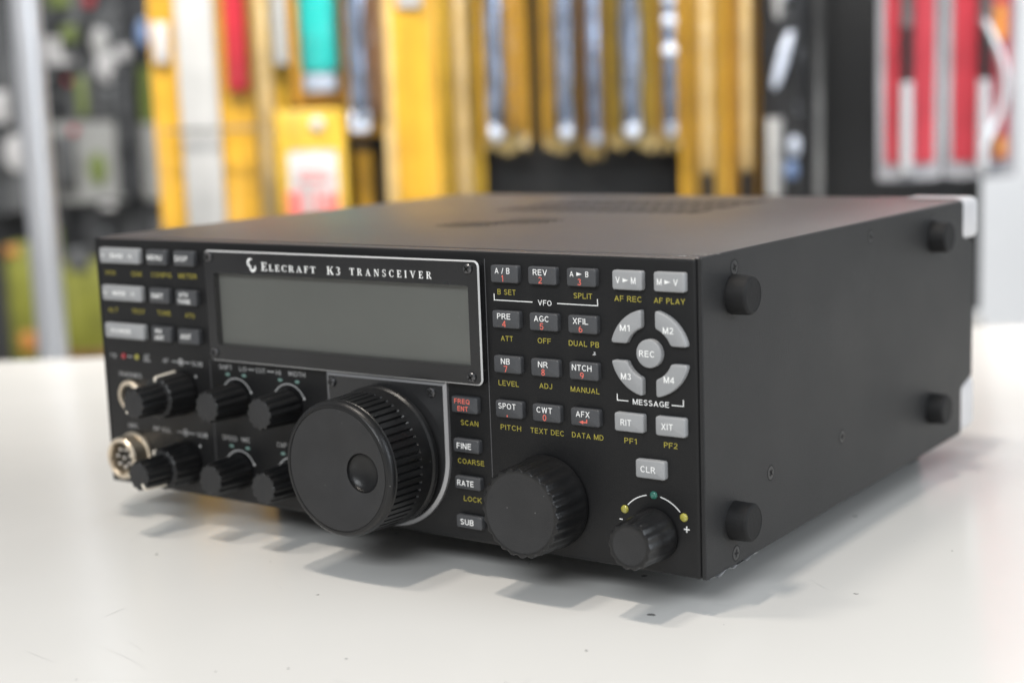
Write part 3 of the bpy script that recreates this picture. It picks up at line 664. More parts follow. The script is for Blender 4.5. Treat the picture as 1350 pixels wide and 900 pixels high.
# --- white tape round the rear corners and torn shiny tape at the lower front corner
def tape(name, pts, mt):
    m = MB(); m.loops([[p for p in pts[0]], [p for p in pts[1]]], 0, cap1=False, closed=False); return rb(m, name, mt, 40)
m = MB()
prof = [(246.5, 100.75), (268.5, 100.75), (271.0, 100.4), (272.1, 99.2), (272.3, 97.6), (272.3, 85.6), (271.2, 83.6)]
m.loops([[(x, 233.0, z) for x, z in prof], [(x, 246.6, z) for x, z in prof], [(x - (1.5 if i == 0 else 0), 250.5, z - 0.2) for i, (x, z) in enumerate(prof)]], 0, cap1=False, closed=False)
rb(m, 'corner_tape', M['tape'], 40)
prof = [(270.9, 23), (272.2, 20), (272.3, 17.0), (272.3, 3.0), (271.4, 0.8), (262, 0.2)]
m = MB(); m.loops([[(x, 233.2, z) for x, z in prof], [(x, 246.2, z) for x, z in prof], [(x - 0.4, 249.5, z) for x, z in prof]], 0, cap1=False, closed=False)
rb(m, 'corner_tape', M['tape'], 40)
m = MB(); N = 26; rows_ = []
for j in range(3):
    l = []
    for i in range(N):
        y = 2 + i*1.35; w = random.uniform(-0.3, 0.3)
        l.append((272.2 - j*1.6 + w*0.6 + (0.5 if j == 0 else 0), y + random.uniform(-.3, .3), -0.15 - j*0.45 + 0.55*math.sin(i*0.9 + j)*(j < 2) + w - (0.5 if 14 < i < 17 else 0)))
    rows_.append(l)
m.loops(rows_, 0, cap1=False, closed=False); rb(m, 'torn_tape', M['foil'], 20)
m = MB()
for i in range(9):                                                    # scuffed paint on the lid's front corner
    x = 262 + i*1.35; r = random.uniform(.25, .6); y = 2.2 + i*0.9 + random.uniform(-.6, .6)
    m.add([(x + r*1.4*math.cos(2*PI*k/7)*random.uniform(.6, 1.2), y + r*math.sin(2*PI*k/7)*random.uniform(.6, 1.2), 100.30 if y > 5.2 else 100.04) for k in range(7)], [list(range(7))])
rb(m, 'paint_scuff', M['softwhite'], None)

# ================================================================== SETTING, laid out square to the shelf wall
RZ = math.radians(35.373)
CAMX, CAMY = 487.27, -401.52
EX, EY = (math.cos(RZ), math.sin(RZ)), (-math.sin(RZ), math.cos(RZ))
def wp(s, d, z): return (CAMX + s*EX[0] + d*EY[0], CAMY + s*EX[1] + d*EY[1], z)
class Th:
    """a thing in the shop frame: local x along the shelf, y away, z up, origin at (s, d, z)"""
    def __init__(self, name, s, d, z, label=None, cat=None, group=None, kind=None):
        self.e = empty(name, wp(s, d, z), RZ)
        if label: tag(self.e, label, cat, group)
    def part(self, mb, name, mats, angle=40): return mb.build(name, mats, self.e, (0, 0, 0), angle)
def solo(mb, name, mats, s, d, z, label=None, cat=None, group=None, kind=None, angle=40):
    o = mb.build(name, mats, None, (0, 0, 0), angle); o.location = [c*MM for c in wp(s, d, z)]; o.rotation_euler = (0, 0, RZ)
    if label: tag(o, label, cat, group)
    if kind: o['kind'] = kind
    return o
FLOOR_Z = -760
# table
m = MB(); bm_pts = rrect(-1050, 1150, -900, 1006, 60, 8)
m.loops([[(x, y, -34) for x, y in bm_pts], [(x, y, -3) for x, y in bm_pts], [(x, y, -0.8) for x, y in inset(bm_pts, 1)], [(x, y, 0) for x, y in inset(bm_pts, 3)]], 0, cap0=True)
table = solo(m, 'table', M['table'], 0, 0, TABLE_Z, 'glossy white table top with specks and faint scratches under the radio', 'table')
M['scratch'] = mat('grey hairline scratch', (0.53, 0.53, 0.52), 0.4); M['speck'] = mat('dark speck of dirt', (0.10, 0.10, 0.11), 0.6)
rs = random.Random(21); m = MB()
for k in range(95):
    x, y, a, l, cv = rs.uniform(-330, 330), rs.uniform(240, 760), rs.choice((0.5, 2.1, 1.2, 2.7)) + rs.gauss(0, 0.35), rs.expovariate(1/13) + 3, rs.uniform(-.25, .25)
    if l > 40: l = 40
    w_ = rs.uniform(0.06, 0.16); n_ = 10; A_, B_ = [], []
    for i in range(n_ + 1):
        u = i/n_; aa = a + cv*(u - 0.5); px_, py_ = x + l*u*math.cos(aa), y + l*u*math.sin(aa); ww = w_*math.sin(PI*(0.08 + 0.84*u))
        A_.append((px_ - math.sin(aa)*ww, py_ + math.cos(aa)*ww, 0.04)); B_.append((px_ + math.sin(aa)*ww, py_ - math.cos(aa)*ww, 0.04))
    m.add(A_ + B_, [[i, i + 1, n_ + 2 + i, n_ + 1 + i] for i in range(n_)])
o = m.build('scratch_marks', M['scratch'], table, (0, 0, 0), None)
m = MB()
for k in range(70):
    cx_, cy_ = (rs.gauss(-60, 60), rs.gauss(370, 22)) if k < 22 else (rs.uniform(-330, 330), rs.uniform(240, 720))
    r_ = rs.uniform(0.2, 0.55) + (0.5 if k in (3, 9, 15) else 0); e_ = rs.uniform(0.4, 1.0); a = rs.uniform(0, PI)
    ring_ = [(r_*(0.7 + 0.5*rs.random())*math.cos(2*PI*i/8), e_*r_*(0.7 + 0.5*rs.random())*math.sin(2*PI*i/8)) for i in range(8)]
    m.add([(cx_ + u*math.cos(a) - v*math.sin(a), cy_ + u*math.sin(a) + v*math.cos(a), 0.06) for u, v in ring_], [list(range(8))])
m.build('dirt_specks', M['speck'], table, (0, 0, 0), None)
M['floor'] = mat('pale shop floor', (0.50, 0.49, 0.47), 0.35, var=0.06, var_scale=3)
M['wallw'] = mat('pale shop wall', (0.80, 0.81, 0.83), 0.6, var=0.06, var_scale=1.5)
m = MB(); m.add([(-6000, -5000, 0), (6000, -5000, 0), (6000, 5200, 0), (-6000, 5200, 0)], [[0, 1, 2, 3]])
solo(m, 'floor', M['floor'], 0, 0, FLOOR_Z, kind='structure')
m = MB(); m.add([(-6000, 0, FLOOR_Z), (6000, 0, FLOOR_Z), (6000, 0, 2400), (-6000, 0, 2400)], [[0, 1, 2, 3]])
solo(m, 'wall', M['wallw'], 0, 3600, 0, kind='structure')

# black ribbed display panel
M['slat'] = mat('black slat panel', (0.012, 0.012, 0.0125), 0.5, var=0.15, var_scale=15)
M['plinth'] = mat('beige steel plinth', (0.42, 0.40, 0.37), 0.5, var=0.05, var_scale=10)
t = Th('product_display', 75, 1566, -80, 'black ribbed display panel that the yellow packages hang on', 'product display')
m = MB(); m.rbox((-404, 0, 0), (408, 26, 760), 2)
for k in range(50): m.rbox((-402, -2.2, 6 + k*15), (406, 0.5, 17.5 + k*15), 0.8, 1)
t.part(m, 'ribbed_board', M['slat'])
m = MB(); m.rbox((398, -5, -4), (411, 30, 764), 2); m.rbox((-409, -5, -4), (-400, 30, 764), 2); t.part(m, 'edge_trim', M['slat'])
m = MB(); m.rbox((-400, -40, FLOOR_Z + 80), (404, 40, -6), 3); t.part(m, 'plinth', M['plinth'])

# ---- hanging packages
def ink(name, c, rough=0.35, var=0.08, vs=40):
    m = mat(name, c, rough, coat=0.2); nt = m.node_tree; b = nt.nodes['Principled BSDF']; L = nt.links.new
    tc = next(n for n in nt.nodes if n.type == 'TEX_COORD'); mp = nt.nodes.new('ShaderNodeMapping'); mp.inputs['Scale'].default_value = (1.0, 1.0, 0.10)
    n1 = nt.nodes.new('ShaderNodeTexNoise'); n1.inputs['Scale'].default_value = 62; n1.inputs['Detail'].default_value = 2
    n2 = nt.nodes.new('ShaderNodeTexNoise'); n2.inputs['Scale'].default_value = 24; n2.inputs['Detail'].default_value = 2
    L(tc.outputs['Object'], mp.inputs['Vector']); L(mp.outputs['Vector'], n1.inputs['Vector']); L(tc.outputs['Object'], n2.inputs['Vector'])
    ad = nt.nodes.new('ShaderNodeMath'); ad.operation = 'ADD'; L(n1.outputs['Fac'], ad.inputs[0]); L(n2.outputs['Fac'], ad.inputs[1])
    r = nt.nodes.new('ShaderNodeMapRange'); r.inputs[1].default_value = 0.7; r.inputs[2].default_value = 1.3; r.inputs[3].default_value = 1 - var*3.2; r.inputs[4].default_value = 1 + var*2.4
    L(ad.outputs['Value'], r.inputs[0])
    sc = nt.nodes.new('ShaderNodeVectorMath'); sc.operation = 'SCALE'; sc.inputs[0].default_value = c
    L(r.outputs['Result'], sc.inputs['Scale'])
    # pale sheen of glossy film, painted into the base colour as streaks
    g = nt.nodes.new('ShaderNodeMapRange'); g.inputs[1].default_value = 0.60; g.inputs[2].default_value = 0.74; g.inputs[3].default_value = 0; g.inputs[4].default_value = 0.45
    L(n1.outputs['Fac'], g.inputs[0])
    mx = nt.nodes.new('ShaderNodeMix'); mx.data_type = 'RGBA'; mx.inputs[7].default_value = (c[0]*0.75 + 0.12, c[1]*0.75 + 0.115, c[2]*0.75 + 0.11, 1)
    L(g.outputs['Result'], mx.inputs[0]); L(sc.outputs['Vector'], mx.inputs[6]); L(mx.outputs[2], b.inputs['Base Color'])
    return m
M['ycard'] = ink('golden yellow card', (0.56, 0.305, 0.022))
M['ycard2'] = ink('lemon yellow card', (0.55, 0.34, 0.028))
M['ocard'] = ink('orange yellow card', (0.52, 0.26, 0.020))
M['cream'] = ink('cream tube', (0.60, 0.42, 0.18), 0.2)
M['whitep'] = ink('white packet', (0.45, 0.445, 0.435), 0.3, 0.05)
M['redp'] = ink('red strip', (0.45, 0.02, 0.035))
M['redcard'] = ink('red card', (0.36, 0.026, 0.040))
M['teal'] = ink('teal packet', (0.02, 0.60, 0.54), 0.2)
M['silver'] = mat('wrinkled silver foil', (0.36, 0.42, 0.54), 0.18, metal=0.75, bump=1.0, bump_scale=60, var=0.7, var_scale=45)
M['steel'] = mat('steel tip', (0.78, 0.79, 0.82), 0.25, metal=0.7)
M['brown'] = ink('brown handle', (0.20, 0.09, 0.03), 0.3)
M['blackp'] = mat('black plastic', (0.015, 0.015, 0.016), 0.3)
M['paleblue'] = ink('pale blue wrap and glints', (0.74, 0.80, 0.92), 0.12)  # also colours the painted glints on the packages
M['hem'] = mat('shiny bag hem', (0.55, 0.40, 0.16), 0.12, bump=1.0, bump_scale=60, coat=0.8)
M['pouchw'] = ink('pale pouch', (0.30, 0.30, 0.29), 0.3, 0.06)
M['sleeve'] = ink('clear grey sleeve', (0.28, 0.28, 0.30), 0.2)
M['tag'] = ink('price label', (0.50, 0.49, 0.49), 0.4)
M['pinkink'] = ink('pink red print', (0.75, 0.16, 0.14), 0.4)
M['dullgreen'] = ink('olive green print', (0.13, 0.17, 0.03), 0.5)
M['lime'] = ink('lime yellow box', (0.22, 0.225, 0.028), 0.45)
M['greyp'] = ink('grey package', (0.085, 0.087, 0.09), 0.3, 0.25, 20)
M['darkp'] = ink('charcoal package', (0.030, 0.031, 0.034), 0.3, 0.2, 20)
M['bluep'] = ink('painted blue glint', (0.22, 0.32, 0.55), 0.2)  # glints put into the colour, on dark packages
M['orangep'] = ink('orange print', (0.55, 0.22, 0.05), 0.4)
TOP = 420
def card_mb(w, h, bow=1.5, thick=1.6, r=5, seed=0):
    """slightly bowed hanging card, rounded corners, back face at y = thick"""
    m = MB(); nx, nz = 6, 10; F = []; 
    def pt(i, j, y0):
        x = -w/2 + w*i/nx; z = h*j/nz
        return (x, y0 - bow*math.cos(PI*(i/nx - 0.5)) + 0.8*math.sin(j*0.9 + seed), z + (r*0.25 if j == 0 and i in (0, nx) else 0))
    vs = [pt(i, j, 0) for j in range(nz+1) for i in range(nx+1)] + [pt(i, j, thick) for j in range(nz+1) for i in range(nx+1)]
    n = nx + 1; o = n*(nz+1); fs = []
    for j in range(nz):
        for i in range(nx):
            a = j*n + i; fs.append([a, a+1, a+n+1, a+n]); fs.append([o+a, o+a+n, o+a+n+1, o+a+1])
    bl = [i for i in range(n)] + [j*n + nx for j in range(1, nz+1)] + [nz*n + i for i in range(nx-1, -1, -1)] + [j*n for j in range(nz-1, 0, -1)]
    for k in range(len(bl)): a, b = bl[k], bl[(k+1) % len(bl)]; fs.append([a, o+a, o+b, b])
    m.add(vs, fs); return m
def tube_mb(x, y, z0, z1, r0, r1=None, n=18, wob=0.0, seed=0, nz=14, dome=True):
    m = MB(); r1 = r0 if r1 is None else r1; L = []; rnd = random.Random(seed)
    zs = [z0 + (z1 - z0)*k/nz for k in range(nz+1)]
    if dome: L.append([(x + 0.35*r0*math.cos(2*PI*i/n), y + 0.35*r0*math.sin(2*PI*i/n), z0 - 0.55*r0) for i in range(n)])
    for k, z in enumerate(zs):
        r = r0 + (r1 - r0)*k/nz
        L.append([(x + (r + wob*rnd.uniform(-1, 1))*math.cos(2*PI*i/n), y + (r + wob*rnd.uniform(-1, 1))*math.sin(2*PI*i/n), z) for i in range(n)])
    m.loops(L, 0, cap0=True); return m
def half_blister(x, y, z0, z1, w, dep, n=10):
    m = MB(); L = []
    for z, k in [(z0, 0.15), (z0 + dep*0.35, 0.75), (z0 + dep, 1.0)] + [(z0 + dep + (z1 - z0 - dep)*q/8, 1.0 + 0.05*math.sin(q*2.1)) for q in range(1, 9)]:
        L.append([(x - w/2*math.cos(PI*i/n), y - dep*k*math.sin(PI*i/n), z) for i in range(n+1)])
    m.loops(L, 0, cap1=False, closed=False); return m
def hang_hole(t, w, zt, d=1.0):
    m = MB(); m.rbox((-9, -2.4 - d, zt - 26), (9, -1.6 - d, zt - 14), 0.3, 1); t.part(m, 'hang_hole', M['blackp'])

GY = 'packages hanging on the black display panel'
def pack(name, s0, s1, zb, d, cm, label, cat='package', top=TOP, bow=1.5, group=GY):
    t = Th(name, (s0 + s1)/2, d, zb, label, cat, group); w = s1 - s0
    t.part(card_mb(w, top - zb, bow, seed=s0), 'backing_card', M[cm]); hang_hole(t, w, top - zb, bow)
    t.w = w; t.h = top - zb; t.c = (s0 + s1)/2; t.zb = zb; return t
def X(t, s): return s - t.c
def Z(t, z): return z - t.zb

t = pack('hanging_package', -350, -250, 0, 1545, 'ycard', 'wide golden package at the left end with a long white packet and a red strip')
m = MB(); m.rbox((X(t, -322), -13, 20), (X(t, -283), -5, t.h - 40), 4, 2); t.part(m, 'white_packet', M['whitep'])
m = MB(); m.rbox((X(t, -274), -11, Z(t, 166)), (X(t, -252), -4, t.h - 40), 3, 2); t.part(m, 'red_strip', M['redp'])
m = MB(); m.rbox((X(t, -345), -8, Z(t, 196)), (X(t, -330), -4, Z(t, 236)), 2, 2); t.part(m, 'price_label', M['tag'])
m = MB(); m.rbox((X(t, -338), -22, Z(t, 128)), (X(t, -222), -19.5, Z(t, 131)), 0.8, 1); t.part(m, 'plastic_strap', M['greyp'])
t = pack('hanging_package', -249, -216, 20, 1540, 'ycard2', 'narrow yellow package holding a cream coloured tube beside the white packet')
t.part(tube_mb(X(t, -236), -11, 14, t.h - 30, 9), 'cream_tube', M['cream']); 
m = MB(); m.rbox((X(t, -225), -12, Z(t, 190)), (X(t, -211), -5, t.h - 60), 2, 2); t.part(m, 'white_patch', M['whitep'])  # white highlight on the plastic, painted as a pale slab
t.part(half_blister(X(t, -235), -2, 8, t.h - 20, 26, 22), 'clear_blister', M['blister'])
t = pack('hanging_package', -209, -155, 150, 1532, 'ocard', 'yellow package with a glossy teal packet above the yellow box')
m = MB(); m.rbox((X(t, -197), -16, Z(t, 181)), (X(t, -161), -6, t.h - 40), 4, 3); t.part(m, 'teal_packet', M['teal'])
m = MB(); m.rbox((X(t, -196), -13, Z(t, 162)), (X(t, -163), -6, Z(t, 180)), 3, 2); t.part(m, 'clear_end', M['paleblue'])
t.part(half_blister(X(t, -179), -3, 6, t.h - 20, 44, 20), 'clear_blister', M['blister'])
t = Th('yellow_box', -190, 1515, 10, 'yellow box with white and pink printed front below the teal packet', 'box', GY)
m = MB(); m.rbox((-36, 0, 0), (33, 22, 136), 2.5, 2); t.part(m, 'carton', M['ycard2'])
m = MB(); m.rbox((-25, -1.2, 32), (24, 0.5, 97), 3, 2); t.part(m, 'printed_label', M['tag'])
m = MB()
for a, b, c, d_ in ((-28, 30, -12, 56), (-1, 30, 4, 58), (9, 32, 24, 54), (-16, 66, 16, 69), (-12, 74, 12, 77)): m.rbox((a, -2.2, b), (c, -0.8, d_), 0.6, 1)
t.part(m, 'pink_print', M['pinkink'])
m = MB(); m.loops([[(6 + r*math.cos(2*PI*i/20), y, 122 + r*math.sin(2*PI*i/20)) for i in range(20)] for y, r in ((0, 6.5), (-3, 6.5), (-3.5, 5.5))]); t.part(m, 'round_sticker', M['tag'])
t = pack('hanging_package', -154, -112, 118, 1520, 'ocard', 'package with a silver wrapped tube and a brown handle left of the plain yellow cards')
t.part(tube_mb(X(t, -141), -12, 12, t.h - 30, 9, wob=1.6, seed=2), 'foil_tube', M['silver']); t.part(tube_mb(X(t, -124), -10, 22, t.h - 40, 7), 'brown_handle', M['brown'])
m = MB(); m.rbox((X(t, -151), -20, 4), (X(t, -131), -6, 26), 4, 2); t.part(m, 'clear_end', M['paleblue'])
t.part(half_blister(X(t, -133), -2, 4, t.h - 20, 40, 24), 'clear_blister', M['blister'])
t = pack('hanging_package', -152, -134, 10, 1545, 'ycard', 'narrow yellow strip hanging behind the yellow box corner', top=130)
t = pack('hanging_package', -118, -64, -10, 1518, 'ycard', 'plain golden yellow package with a pale pink left edge', bow=7)
m = MB(); m.rbox((X(t, -118), -7, 6), (X(t, -107), -1.5, t.h - 20), 1.5, 2); t.part(m, 'pale_edge', M['cream'])
m = MB(); m.rbox((X(t, -100), -10.5, Z(t, 240)), (X(t, -76), -7.5, Z(t, 285)), 2, 2); t.part(m, 'price_label', M['tag'])
t = pack('hanging_package', -63, -21, -10, 1530, 'ycard2', 'bright yellow package with a full length cream tube next to the plain golden one')
t.part(tube_mb(X(t, -41), -9, 14, t.h - 30, 6.5), 'cream_tube', M['cream']); t.part(half_blister(X(t, -40), -1, 8, t.h - 20, 30, 18), 'clear_blister', M['blister'])
def silver_pack(s0, s1, zb, d, cm, ts, tr, label, extra=None, seed=1, ti='silver', name='foil_tube'):
    t = pack('hanging_package', s0, s1, zb, d, cm, label)
    t.part(tube_mb(X(t, ts), -tr - 4, 16, t.h - 25, tr, wob=tr*0.14, seed=seed), name, M[ti])
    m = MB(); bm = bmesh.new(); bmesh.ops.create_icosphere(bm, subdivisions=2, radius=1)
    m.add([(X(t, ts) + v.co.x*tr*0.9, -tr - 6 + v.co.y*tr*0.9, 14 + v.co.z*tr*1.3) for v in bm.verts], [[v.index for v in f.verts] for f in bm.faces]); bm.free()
    t.part(m, 'painted_glint', M['paleblue'])  # bright glint at the tube's lower end, painted as a pale blob
    rnd = random.Random(seed*5); hw = (s1 - s0)/2 - 2; top_, bot = [], []
    for q in range(13):
        xx = -hw + 2*hw*q/12; top_.append((xx, -4 - 3*math.sin(q*1.3 + seed), 10)); bot.append((xx, -3 - 4*math.sin(q*1.7 + seed), -3 - 6*rnd.random() - 3*math.sin(q*0.8 + seed)))
    m = MB(); m.loops([top_, bot], 0, cap1=False, closed=False); t.part(m, 'bag_hem', M['hem'])
    if extra: t.part(tube_mb(X(t, extra[0]), -8, 18, t.h - 30, extra[1]), extra[3], M[extra[2]])
    t.part(half_blister(X(t, (s0 + s1)/2), -2, 3, t.h - 15, (s1 - s0)*0.86, tr*2 + 8), 'clear_blister', M['blister'])
    return t
silver_pack(-23, 25, 105, 1522, 'ycard', -8, 9, 'yellow package with silver tube and amber handle just left of the narrow black gap', (12, 7, 'ocard', 'amber_handle'), 3)
silver_pack(38, 80, 104, 1522, 'ycard', 60, 9, 'yellow package with silver tube just right of the narrow black gap', None, 4)
silver_pack(77, 98, 96, 1508, 'brown', 88, 6.5, 'narrow dark package with thin silver tube hanging lowest in the silver tube row', None, 5)
silver_pack(101, 152, 104, 1522, 'ycard2', 125, 10, 'broad lemon yellow package with a silver tube in its middle', None, 6)
t = silver_pack(151, 174, 102, 1520, 'ocard', 163, 7, 'narrow amber package with painted pale glints beside the long yellow pair', None, 7)
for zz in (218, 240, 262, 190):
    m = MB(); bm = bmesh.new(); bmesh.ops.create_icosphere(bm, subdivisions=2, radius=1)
    m.add([(v.co.x*7, -19 + v.co.y*5, Z(t, zz) + v.co.z*7) for v in bm.verts], [[v.index for v in f.verts] for f in bm.faces]); bm.free(); t.part(m, 'glint_bead', M['paleblue'])  # bright blurred glints, painted as pale beads
for s0, s1, ts, d, lab in ((174, 222, 199, 1524, 'long yellow package with cream tube and black tip, left one of the low hanging pair'), (223, 254, 239, 1530, 'long amber package with cream tube and black tip beside the black sparkling bag')):
    t = pack('hanging_package', s0, s1, 20, d, 'ycard' if s0 < 200 else 'ocard', lab)
    t.part(tube_mb(X(t, ts), -9, 52, t.h - 30, 6.5), 'cream_tube', M['cream']); t.part(tube_mb(X(t, ts), -9, 22, 50, 7), 'black_tip', M['blackp'])
    t.part(half_blister(X(t, ts), -1, 6, t.h - 20, (s1-s0)*0.8, 20), 'clear_blister', M['blister'])
# black bag; its glints are painted as pale pieces
t = pack('hanging_package', 252, 315, 30, 1510, 'blackp', 'black package with white tube and painted pale blue glints left of the red cards', bow=2)
t.part(tube_mb(X(t, 264), -8, 18, Z(t, 122), 8), 'white_tube', M['whitep'])
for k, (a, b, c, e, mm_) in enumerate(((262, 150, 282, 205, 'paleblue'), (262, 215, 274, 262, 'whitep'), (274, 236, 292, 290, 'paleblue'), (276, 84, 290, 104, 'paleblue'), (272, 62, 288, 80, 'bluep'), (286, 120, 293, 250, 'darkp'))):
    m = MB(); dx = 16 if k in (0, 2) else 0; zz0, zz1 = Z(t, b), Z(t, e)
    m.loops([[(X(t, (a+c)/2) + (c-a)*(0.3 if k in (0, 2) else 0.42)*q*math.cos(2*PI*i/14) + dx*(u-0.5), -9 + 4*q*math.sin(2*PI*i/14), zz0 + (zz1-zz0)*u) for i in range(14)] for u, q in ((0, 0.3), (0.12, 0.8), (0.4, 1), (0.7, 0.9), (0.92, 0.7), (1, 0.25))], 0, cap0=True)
    t.part(m, 'bag_piece', M[mm_])
m = MB(); m.rbox((X(t, 303), -6, 8), (X(t, 312), -2.5, t.h - 20), 1.5, 1); t.part(m, 'grey_edge', M['greyp'])
t.part(half_blister(X(t, 278), -1, 4, t.h - 15, 46, 20), 'clear_blister', M['blister'])
# red carded tools
for s0, s1, ps, lab, k in ((351, 411, 375, 'red carded screwdriver pack left of the other red one', 0), (414, 482, 447, 'red carded tool pack at the right end with a bright wire loop', 1)):
    t = Th('red_tool_pack', (s0+s1)/2, 1446, 60, lab, 'tool pack', 'red carded tools hanging at the right'); t.c = (s0+s1)/2; t.zb = 60; w = s1 - s0; t.h = 360
    t.part(card_mb(w, t.h, 2, seed=s0), 'plastic_sleeve', M['sleeve']); 
    m = card_mb(w - 14, t.h - 30, 2.5, seed=s0 + 1); m.v = [(x, y - 1.8, z + 16) for x, y, z in m.v]; t.part(m, 'red_card', M['redcard']); hang_hole(t, w, t.h, 4)
    px = X(t, ps)
    t.part(tube_mb(px, -12, 10, 92, 6.5, 6), 'steel_shaft', M['steel']); t.part(tube_mb(px, -12, 92, 142, 5.5, dome=False), 'black_grip', M['blackp']); t.part(tube_mb(px, -12, 142, 210, 6, dome=False), 'grey_handle', M['greyp'])
    if k == 0: t.part(tube_mb(px, -12, 210, 330, 6, dome=False), 'upper_handle', M['redp'])
    else:
        m = MB(); L = []
        pts = [(px - 2 + 16*math.sin(PI*q/16)*1.3, -15, 26 + 120*q/16) for q in range(17)]
        for (x, y, z) in pts: L.append([(x + 4.2*math.cos(2*PI*i/10), y + 4.2*math.sin(2*PI*i/10), z) for i in range(10)])
        m.loops(L, 0, cap0=True); t.part(m, 'wire_loop', M['steel']); t.part(tube_mb(px, -12, 210, 330, 6, dome=False), 'upper_handle', M['steel'])
        m = MB(); m.rbox((px + 12, -8, 20), (px + 24, -6, 38), 1, 1); t.part(m, 'orange_print', M['orangep']); m = MB(); m.rbox((px + 10, -8, 128), (px + 22, -6, 160), 2, 1); t.part(m, 'orange_print', M['orangep'])
    # clear sleeve over it with a soft round hem
    

# ---- left: metal pole and the far rack
M['alu'] = mat('brushed aluminium', (0.56, 0.57, 0.60), 0.34, metal=0.75, var=0.05, var_scale=12)
m = MB(); n = 40
m.loops([[(14*math.cos(2*PI*i/n), 14*math.sin(2*PI*i/n), z) for i in range(n)] for z in (0, 1900)], 0, cap0=True)
m.loops([[(r*math.cos(2*PI*i/n), r*math.sin(2*PI*i/n), z) for i in range(n)] for z, r in ((0, 60), (8, 60), (14, 54), (16, 14))], 0, cap0=True)
solo(m, 'metal_pole', M['alu'], -442, 1450, FLOOR_Z, 'round brushed metal pole standing behind the left side of the table', 'pole')
M['rackback'] = mat('grey rack back', (0.045, 0.045, 0.045), 0.6, var=0.2, var_scale=8)
t = Th('display_rack', -700, 2520, FLOOR_Z, 'dark grey display rack far back at the left full of hanging goods', 'rack')
m = MB(); m.rbox((-560, 0, 0), (330, 30, 2100), 3); t.part(m, 'back_board', M['rackback'])
m = MB(); m.rbox((-560, -330, 505), (330, 0, 530), 3); t.part(m, 'shelf_board', M['rackback'])
m = MB()
for k in range(5): m.rbox((-550, -30, 820 + k*170), (320, -24, 826 + k*170), 1, 1)
t.part(m, 'hook_rail', M['greyp'])
GL = 'goods hanging on the far left rack'
def hung(name, s0, s1, z0, z1, d, mt, label, cat='package', extras=(), bow=3):
    t = Th(name, (s0+s1)/2, d, z0, label, cat, GL); t.part(card_mb(s1-s0, z1-z0, bow, 3, seed=s0), 'pouch', M[mt])
    for nm, a, b, c, e, m2 in extras:
        m = MB(); q = 22
        if nm.startswith('oval') or nm.startswith('round'):
            m.loops([[((a+b)/2 - (s0+s1)/2 + (b-a)/2*k*math.cos(2*PI*i/q), y, (c+e)/2 - z0 + (e-c)/2*k*math.sin(2*PI*i/q)) for i in range(q)] for y, k in ((-3, 1), (-9, 0.95), (-11, 0.6))])
        else: m.rbox((a - (s0+s1)/2, -14, c - z0), (b - (s0+s1)/2, -3, e - z0), min(4, (b-a)*0.3), 2)
        t.part(m, nm, M[m2])
    return t
hung('hanging_pouch', -712, -598, 12, 138, 2420, 'pouchw', 'white pouch with a dark green oval emblem', extras=(('oval_emblem', -657, -627, 38, 90, 'dullgreen'), ('grey_panel', -703, -675, 30, 120, 'greyp'), ('red_mark', -680, -668, 118, 130, 'redp')))
hung('hanging_pouch', -574, -500, 12, 132, 2420, 'pouchw', 'pale pouch half hidden behind the orange package edge')
hung('hanging_pouch', -712, -640, 142, 236, 2424, 'greyp', 'grey pouch with green stripe above the green oval pouch', extras=(('green_stripe', -666, -650, 146, 208, 'dullgreen'), ('red_mark', -682, -674, 196, 206, 'redp'), ('dark_panel', -706, -684, 146, 186, 'darkp')))
hung('hanging_pouch', -708, -660, 226, 268, 2405, 'tag', 'small pale rounded pouch near the metal pole', bow=9)
hung('hanging_pouch', -648, -592, 140, 300, 2428, 'greyp', 'grey bag holding two white fittings', extras=(('round_fitting', -640, -612, 236, 282, 'whitep'), ('round_fitting', -636, -600, 196, 246, 'tag'), ('ribbed_panel', -636, -600, 142, 190, 'greyp')))
hung('hanging_pouch', -606, -570, 20, 215, 2400, 'darkp', 'dark clear bag with a coiled black cable beside the white pouch', extras=(('grey_sheen', -594, -584, 100, 205, 'greyp'),))
hung('hanging_pouch', -572, -534, 134, 220, 2424, 'dullgreen', 'olive green card at the right end of the far rack', extras=(('dark_panel', -546, -537, 138, 214, 'darkp'),))
hung('hanging_pouch', -590, -530, 226, 345, 2424, 'darkp', 'charcoal pouch with a blue glint near the top edge', extras=(('round_glint', -566, -546, 250, 292, 'bluep'),))
hung('hanging_pouch', -720, -652, 276, 350, 2424, 'greyp', 'grey pouch with a green print at the very top', extras=(('green_print', -700, -664, 312, 336, 'dullgreen'), ('dark_panel', -700, -660, 282, 302, 'darkp')))
hung('hanging_pouch', -648, -594, 306, 360, 2424, 'darkp', 'dark pouch with a red spot at the very top', extras=(('round_spot', -646, -628, 312, 332, 'redp'),))
hung('hanging_pouch', -850, -752, 130, 330, 2430, 'greyp', 'large grey bag left of the metal pole', extras=(('white_patch', -812, -776, 60 + 80, 190, 'tag'),))
hung('hanging_pouch', -850, -744, 0, 126, 2436, 'greyp', 'lower grey bag with a pale patch left of the metal pole', extras=(('round_patch', -792, -752, 62, 122, 'tag'),))
hung('hanging_pouch', -690, -560, -90, 4, 2440, 'darkp', 'black pouch below the green oval pouch', extras=(('round_knob', -660, -630, -74, -34, 'greyp'),))
rk = random.Random(11)
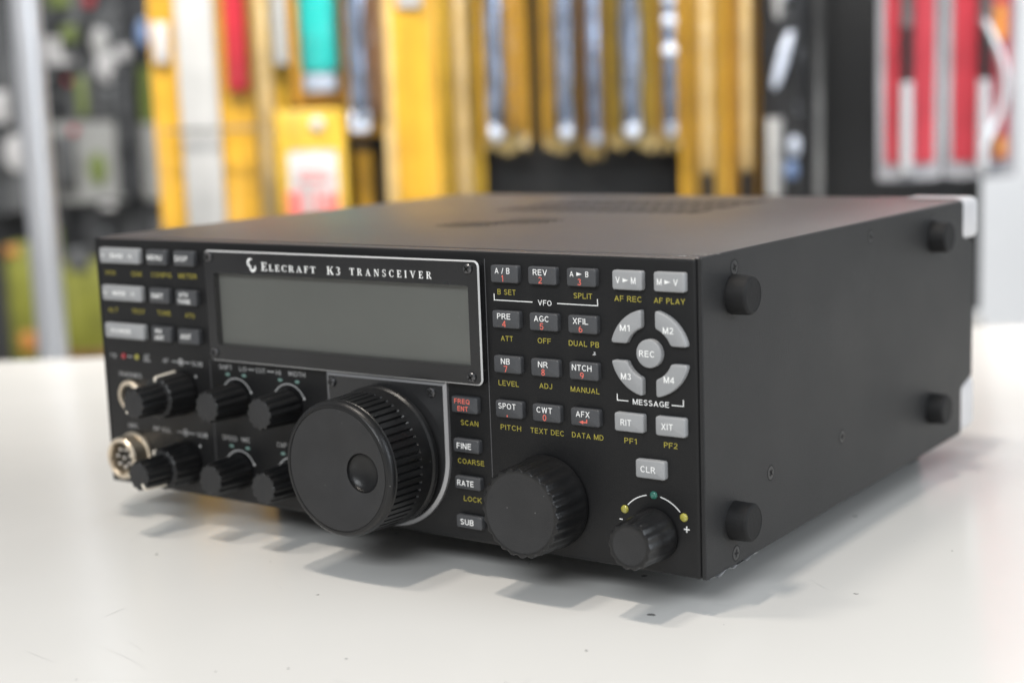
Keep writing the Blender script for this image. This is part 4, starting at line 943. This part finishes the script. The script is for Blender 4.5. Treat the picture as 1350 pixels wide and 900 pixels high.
for (a, b, c, d_, mt, ac, lab) in ((-735, -705, 20, 128, 'darkp', 'dullgreen', 'narrow dark pouch with an olive label beside the metal pole'), (-680, -645, 240, 300, 'darkp', 'dullgreen', 'small black pouch with olive label between the pale fittings'),
        (-598, -566, 216, 262, 'darkp', 'tag', 'small black pouch with a pale label beside the blue glint'), (-640, -606, -4, 16, 'darkp', 'tag', 'low black strip pouch with a pale label under the oval emblem pouch'),
        (-560, -520, -110, 8, 'darkp', 'greyp', 'black pouch on the lowest row next to the radio corner'), (-730, -695, -110, 6, 'darkp', 'dullgreen', 'black pouch with olive stripe on the lowest row near the pole'),
        (-716, -690, 188, 224, 'darkp', 'greyp', 'little charcoal pouch between two grey pouches near the pole')):
    hung('hanging_pouch', a, b, c, d_, 2396, mt, lab, extras=(('printed_label', a + 5, b - 6, c + (d_-c)*0.3, c + (d_-c)*0.75, ac),))
def boxed(s0, s1, z0, z1, d, label, extras):
    t = Th('lime_box', (s0+s1)/2, d, z0, label, 'box', 'lime boxes on the far left rack'); m = MB(); m.rbox((-(s1-s0)/2, 0, 0), ((s1-s0)/2, 60, z1-z0), 2, 2); t.part(m, 'carton', M['lime'])
    for nm, a, b, c, e, m2 in extras:
        m = MB(); m.rbox((a - (s0+s1)/2, -6, c - z0), (b - (s0+s1)/2, 1, e - z0), 3, 2); t.part(m, nm, M[m2])
boxed(-684, -560, -226, -72, 2300, 'lime yellow box on the low shelf behind the radio corner', (('grey_print', -668, -634, -84, -50, 'greyp'), ('brown_band', -684, -560, -226, -206, 'brown')))
boxed(-766, -722, -226, -42, 2310, 'slim lime yellow box left of the metal pole', (('orange_print', -764, -744, -60, -44, 'orangep'), ('orange_label', -752, -728, -206, -176, 'orangep')))

# ================================================================== LIGHT
w = bpy.data.worlds.new('World'); S.world = w; w.use_nodes = True
bg = w.node_tree.nodes['Background']; bg.inputs['Color'].default_value = (0.96, 0.98, 1.0, 1); bg.inputs['Strength'].default_value = 0.36
def lamp(name, loc, target, sx, sy, power, color):
    l = bpy.data.lights.new(name, 'AREA'); l.shape = 'RECTANGLE'; l.size = sx; l.size_y = sy; l.energy = power; l.color = color
    o = bpy.data.objects.new(name, l); COL.objects.link(o); o.location = loc
    o.rotation_euler = (Vector(target) - Vector(loc)).to_track_quat('-Z', 'Y').to_euler()
    return o
ctr = (0.15, 0.0, 0.0)
lamp('ceiling_tube', (0.15, -0.33, 2.2), ctr, 0.10, 0.20, 16.5, (1.0, 0.90, 0.79))
lamp('ceiling_tube', (-0.30, -0.27, 2.2), ctr, 0.15, 0.34, 10.5, (1.0, 0.93, 0.84))
lamp('shop_window', (3.2, 0.6, 1.3), (0.2, 0.1, 0.05), 2.2, 1.8, 64, (0.86, 0.93, 1.0))
lamp('front_fill', (1.2, -3.6, 2.7), (0.15, 0.0, 0.05), 2.8, 1.2, 132, (0.93, 0.97, 1.0))  # unseen soft fill lamp added behind the camera
lamp('shelf_fill', tuple(c*MM for c in wp(0, 950, 1400)), tuple(c*MM for c in wp(20, 1560, 130)), 1.3, 0.12, 13.5, (1.0, 0.96, 0.90)).data.spread = math.radians(80)  # unseen lamp added to brighten the hanging packages
lamp('rack_tube', tuple(c*MM for c in wp(-700, 1800, 1100)), tuple(c*MM for c in wp(-700, 2520, 0)), 1.2, 0.12, 2.6, (0.97, 0.98, 1.0)).data.spread = math.radians(120)

lamp('wall_fill', tuple(c*MM for c in wp(1250, 2900, 1900)), tuple(c*MM for c in wp(1150, 3600, 0)), 1.2, 0.2, 20, (1.0, 0.99, 0.97))  # unseen lamp added to brighten the back wall

# ================================================================== CAMERA
cam = bpy.data.cameras.new('Camera'); co = bpy.data.objects.new('Camera', cam); COL.objects.link(co)
fwd = Vector((-0.57177413, 0.80534136, -0.15652359)); rgt = Vector((0.818081, 0.57404635, -0.03484633)); up = rgt.cross(fwd)
R = Matrix((rgt, up, -fwd)).transposed().to_4x4()
co.matrix_world = Matrix.Translation((0.48726943, -0.40151682, 0.14852544)) @ R
cam.sensor_width = 36; cam.lens = 53.56; cam.clip_start = 0.01; cam.clip_end = 100
cam.dof.use_dof = True; cam.dof.focus_distance = 0.492; cam.dof.aperture_fstop = 6.6; cam.dof.aperture_blades = 0
S.camera = co
S.view_settings.view_transform = 'Standard'; S.view_settings.look = 'None'; S.view_settings.exposure = 0
S.render.engine = 'CYCLES'
S.cycles.use_denoising = True
S.cycles.max_bounces = 8; S.cycles.transparent_max_bounces = 16; S.cycles.sample_clamp_indirect = 6
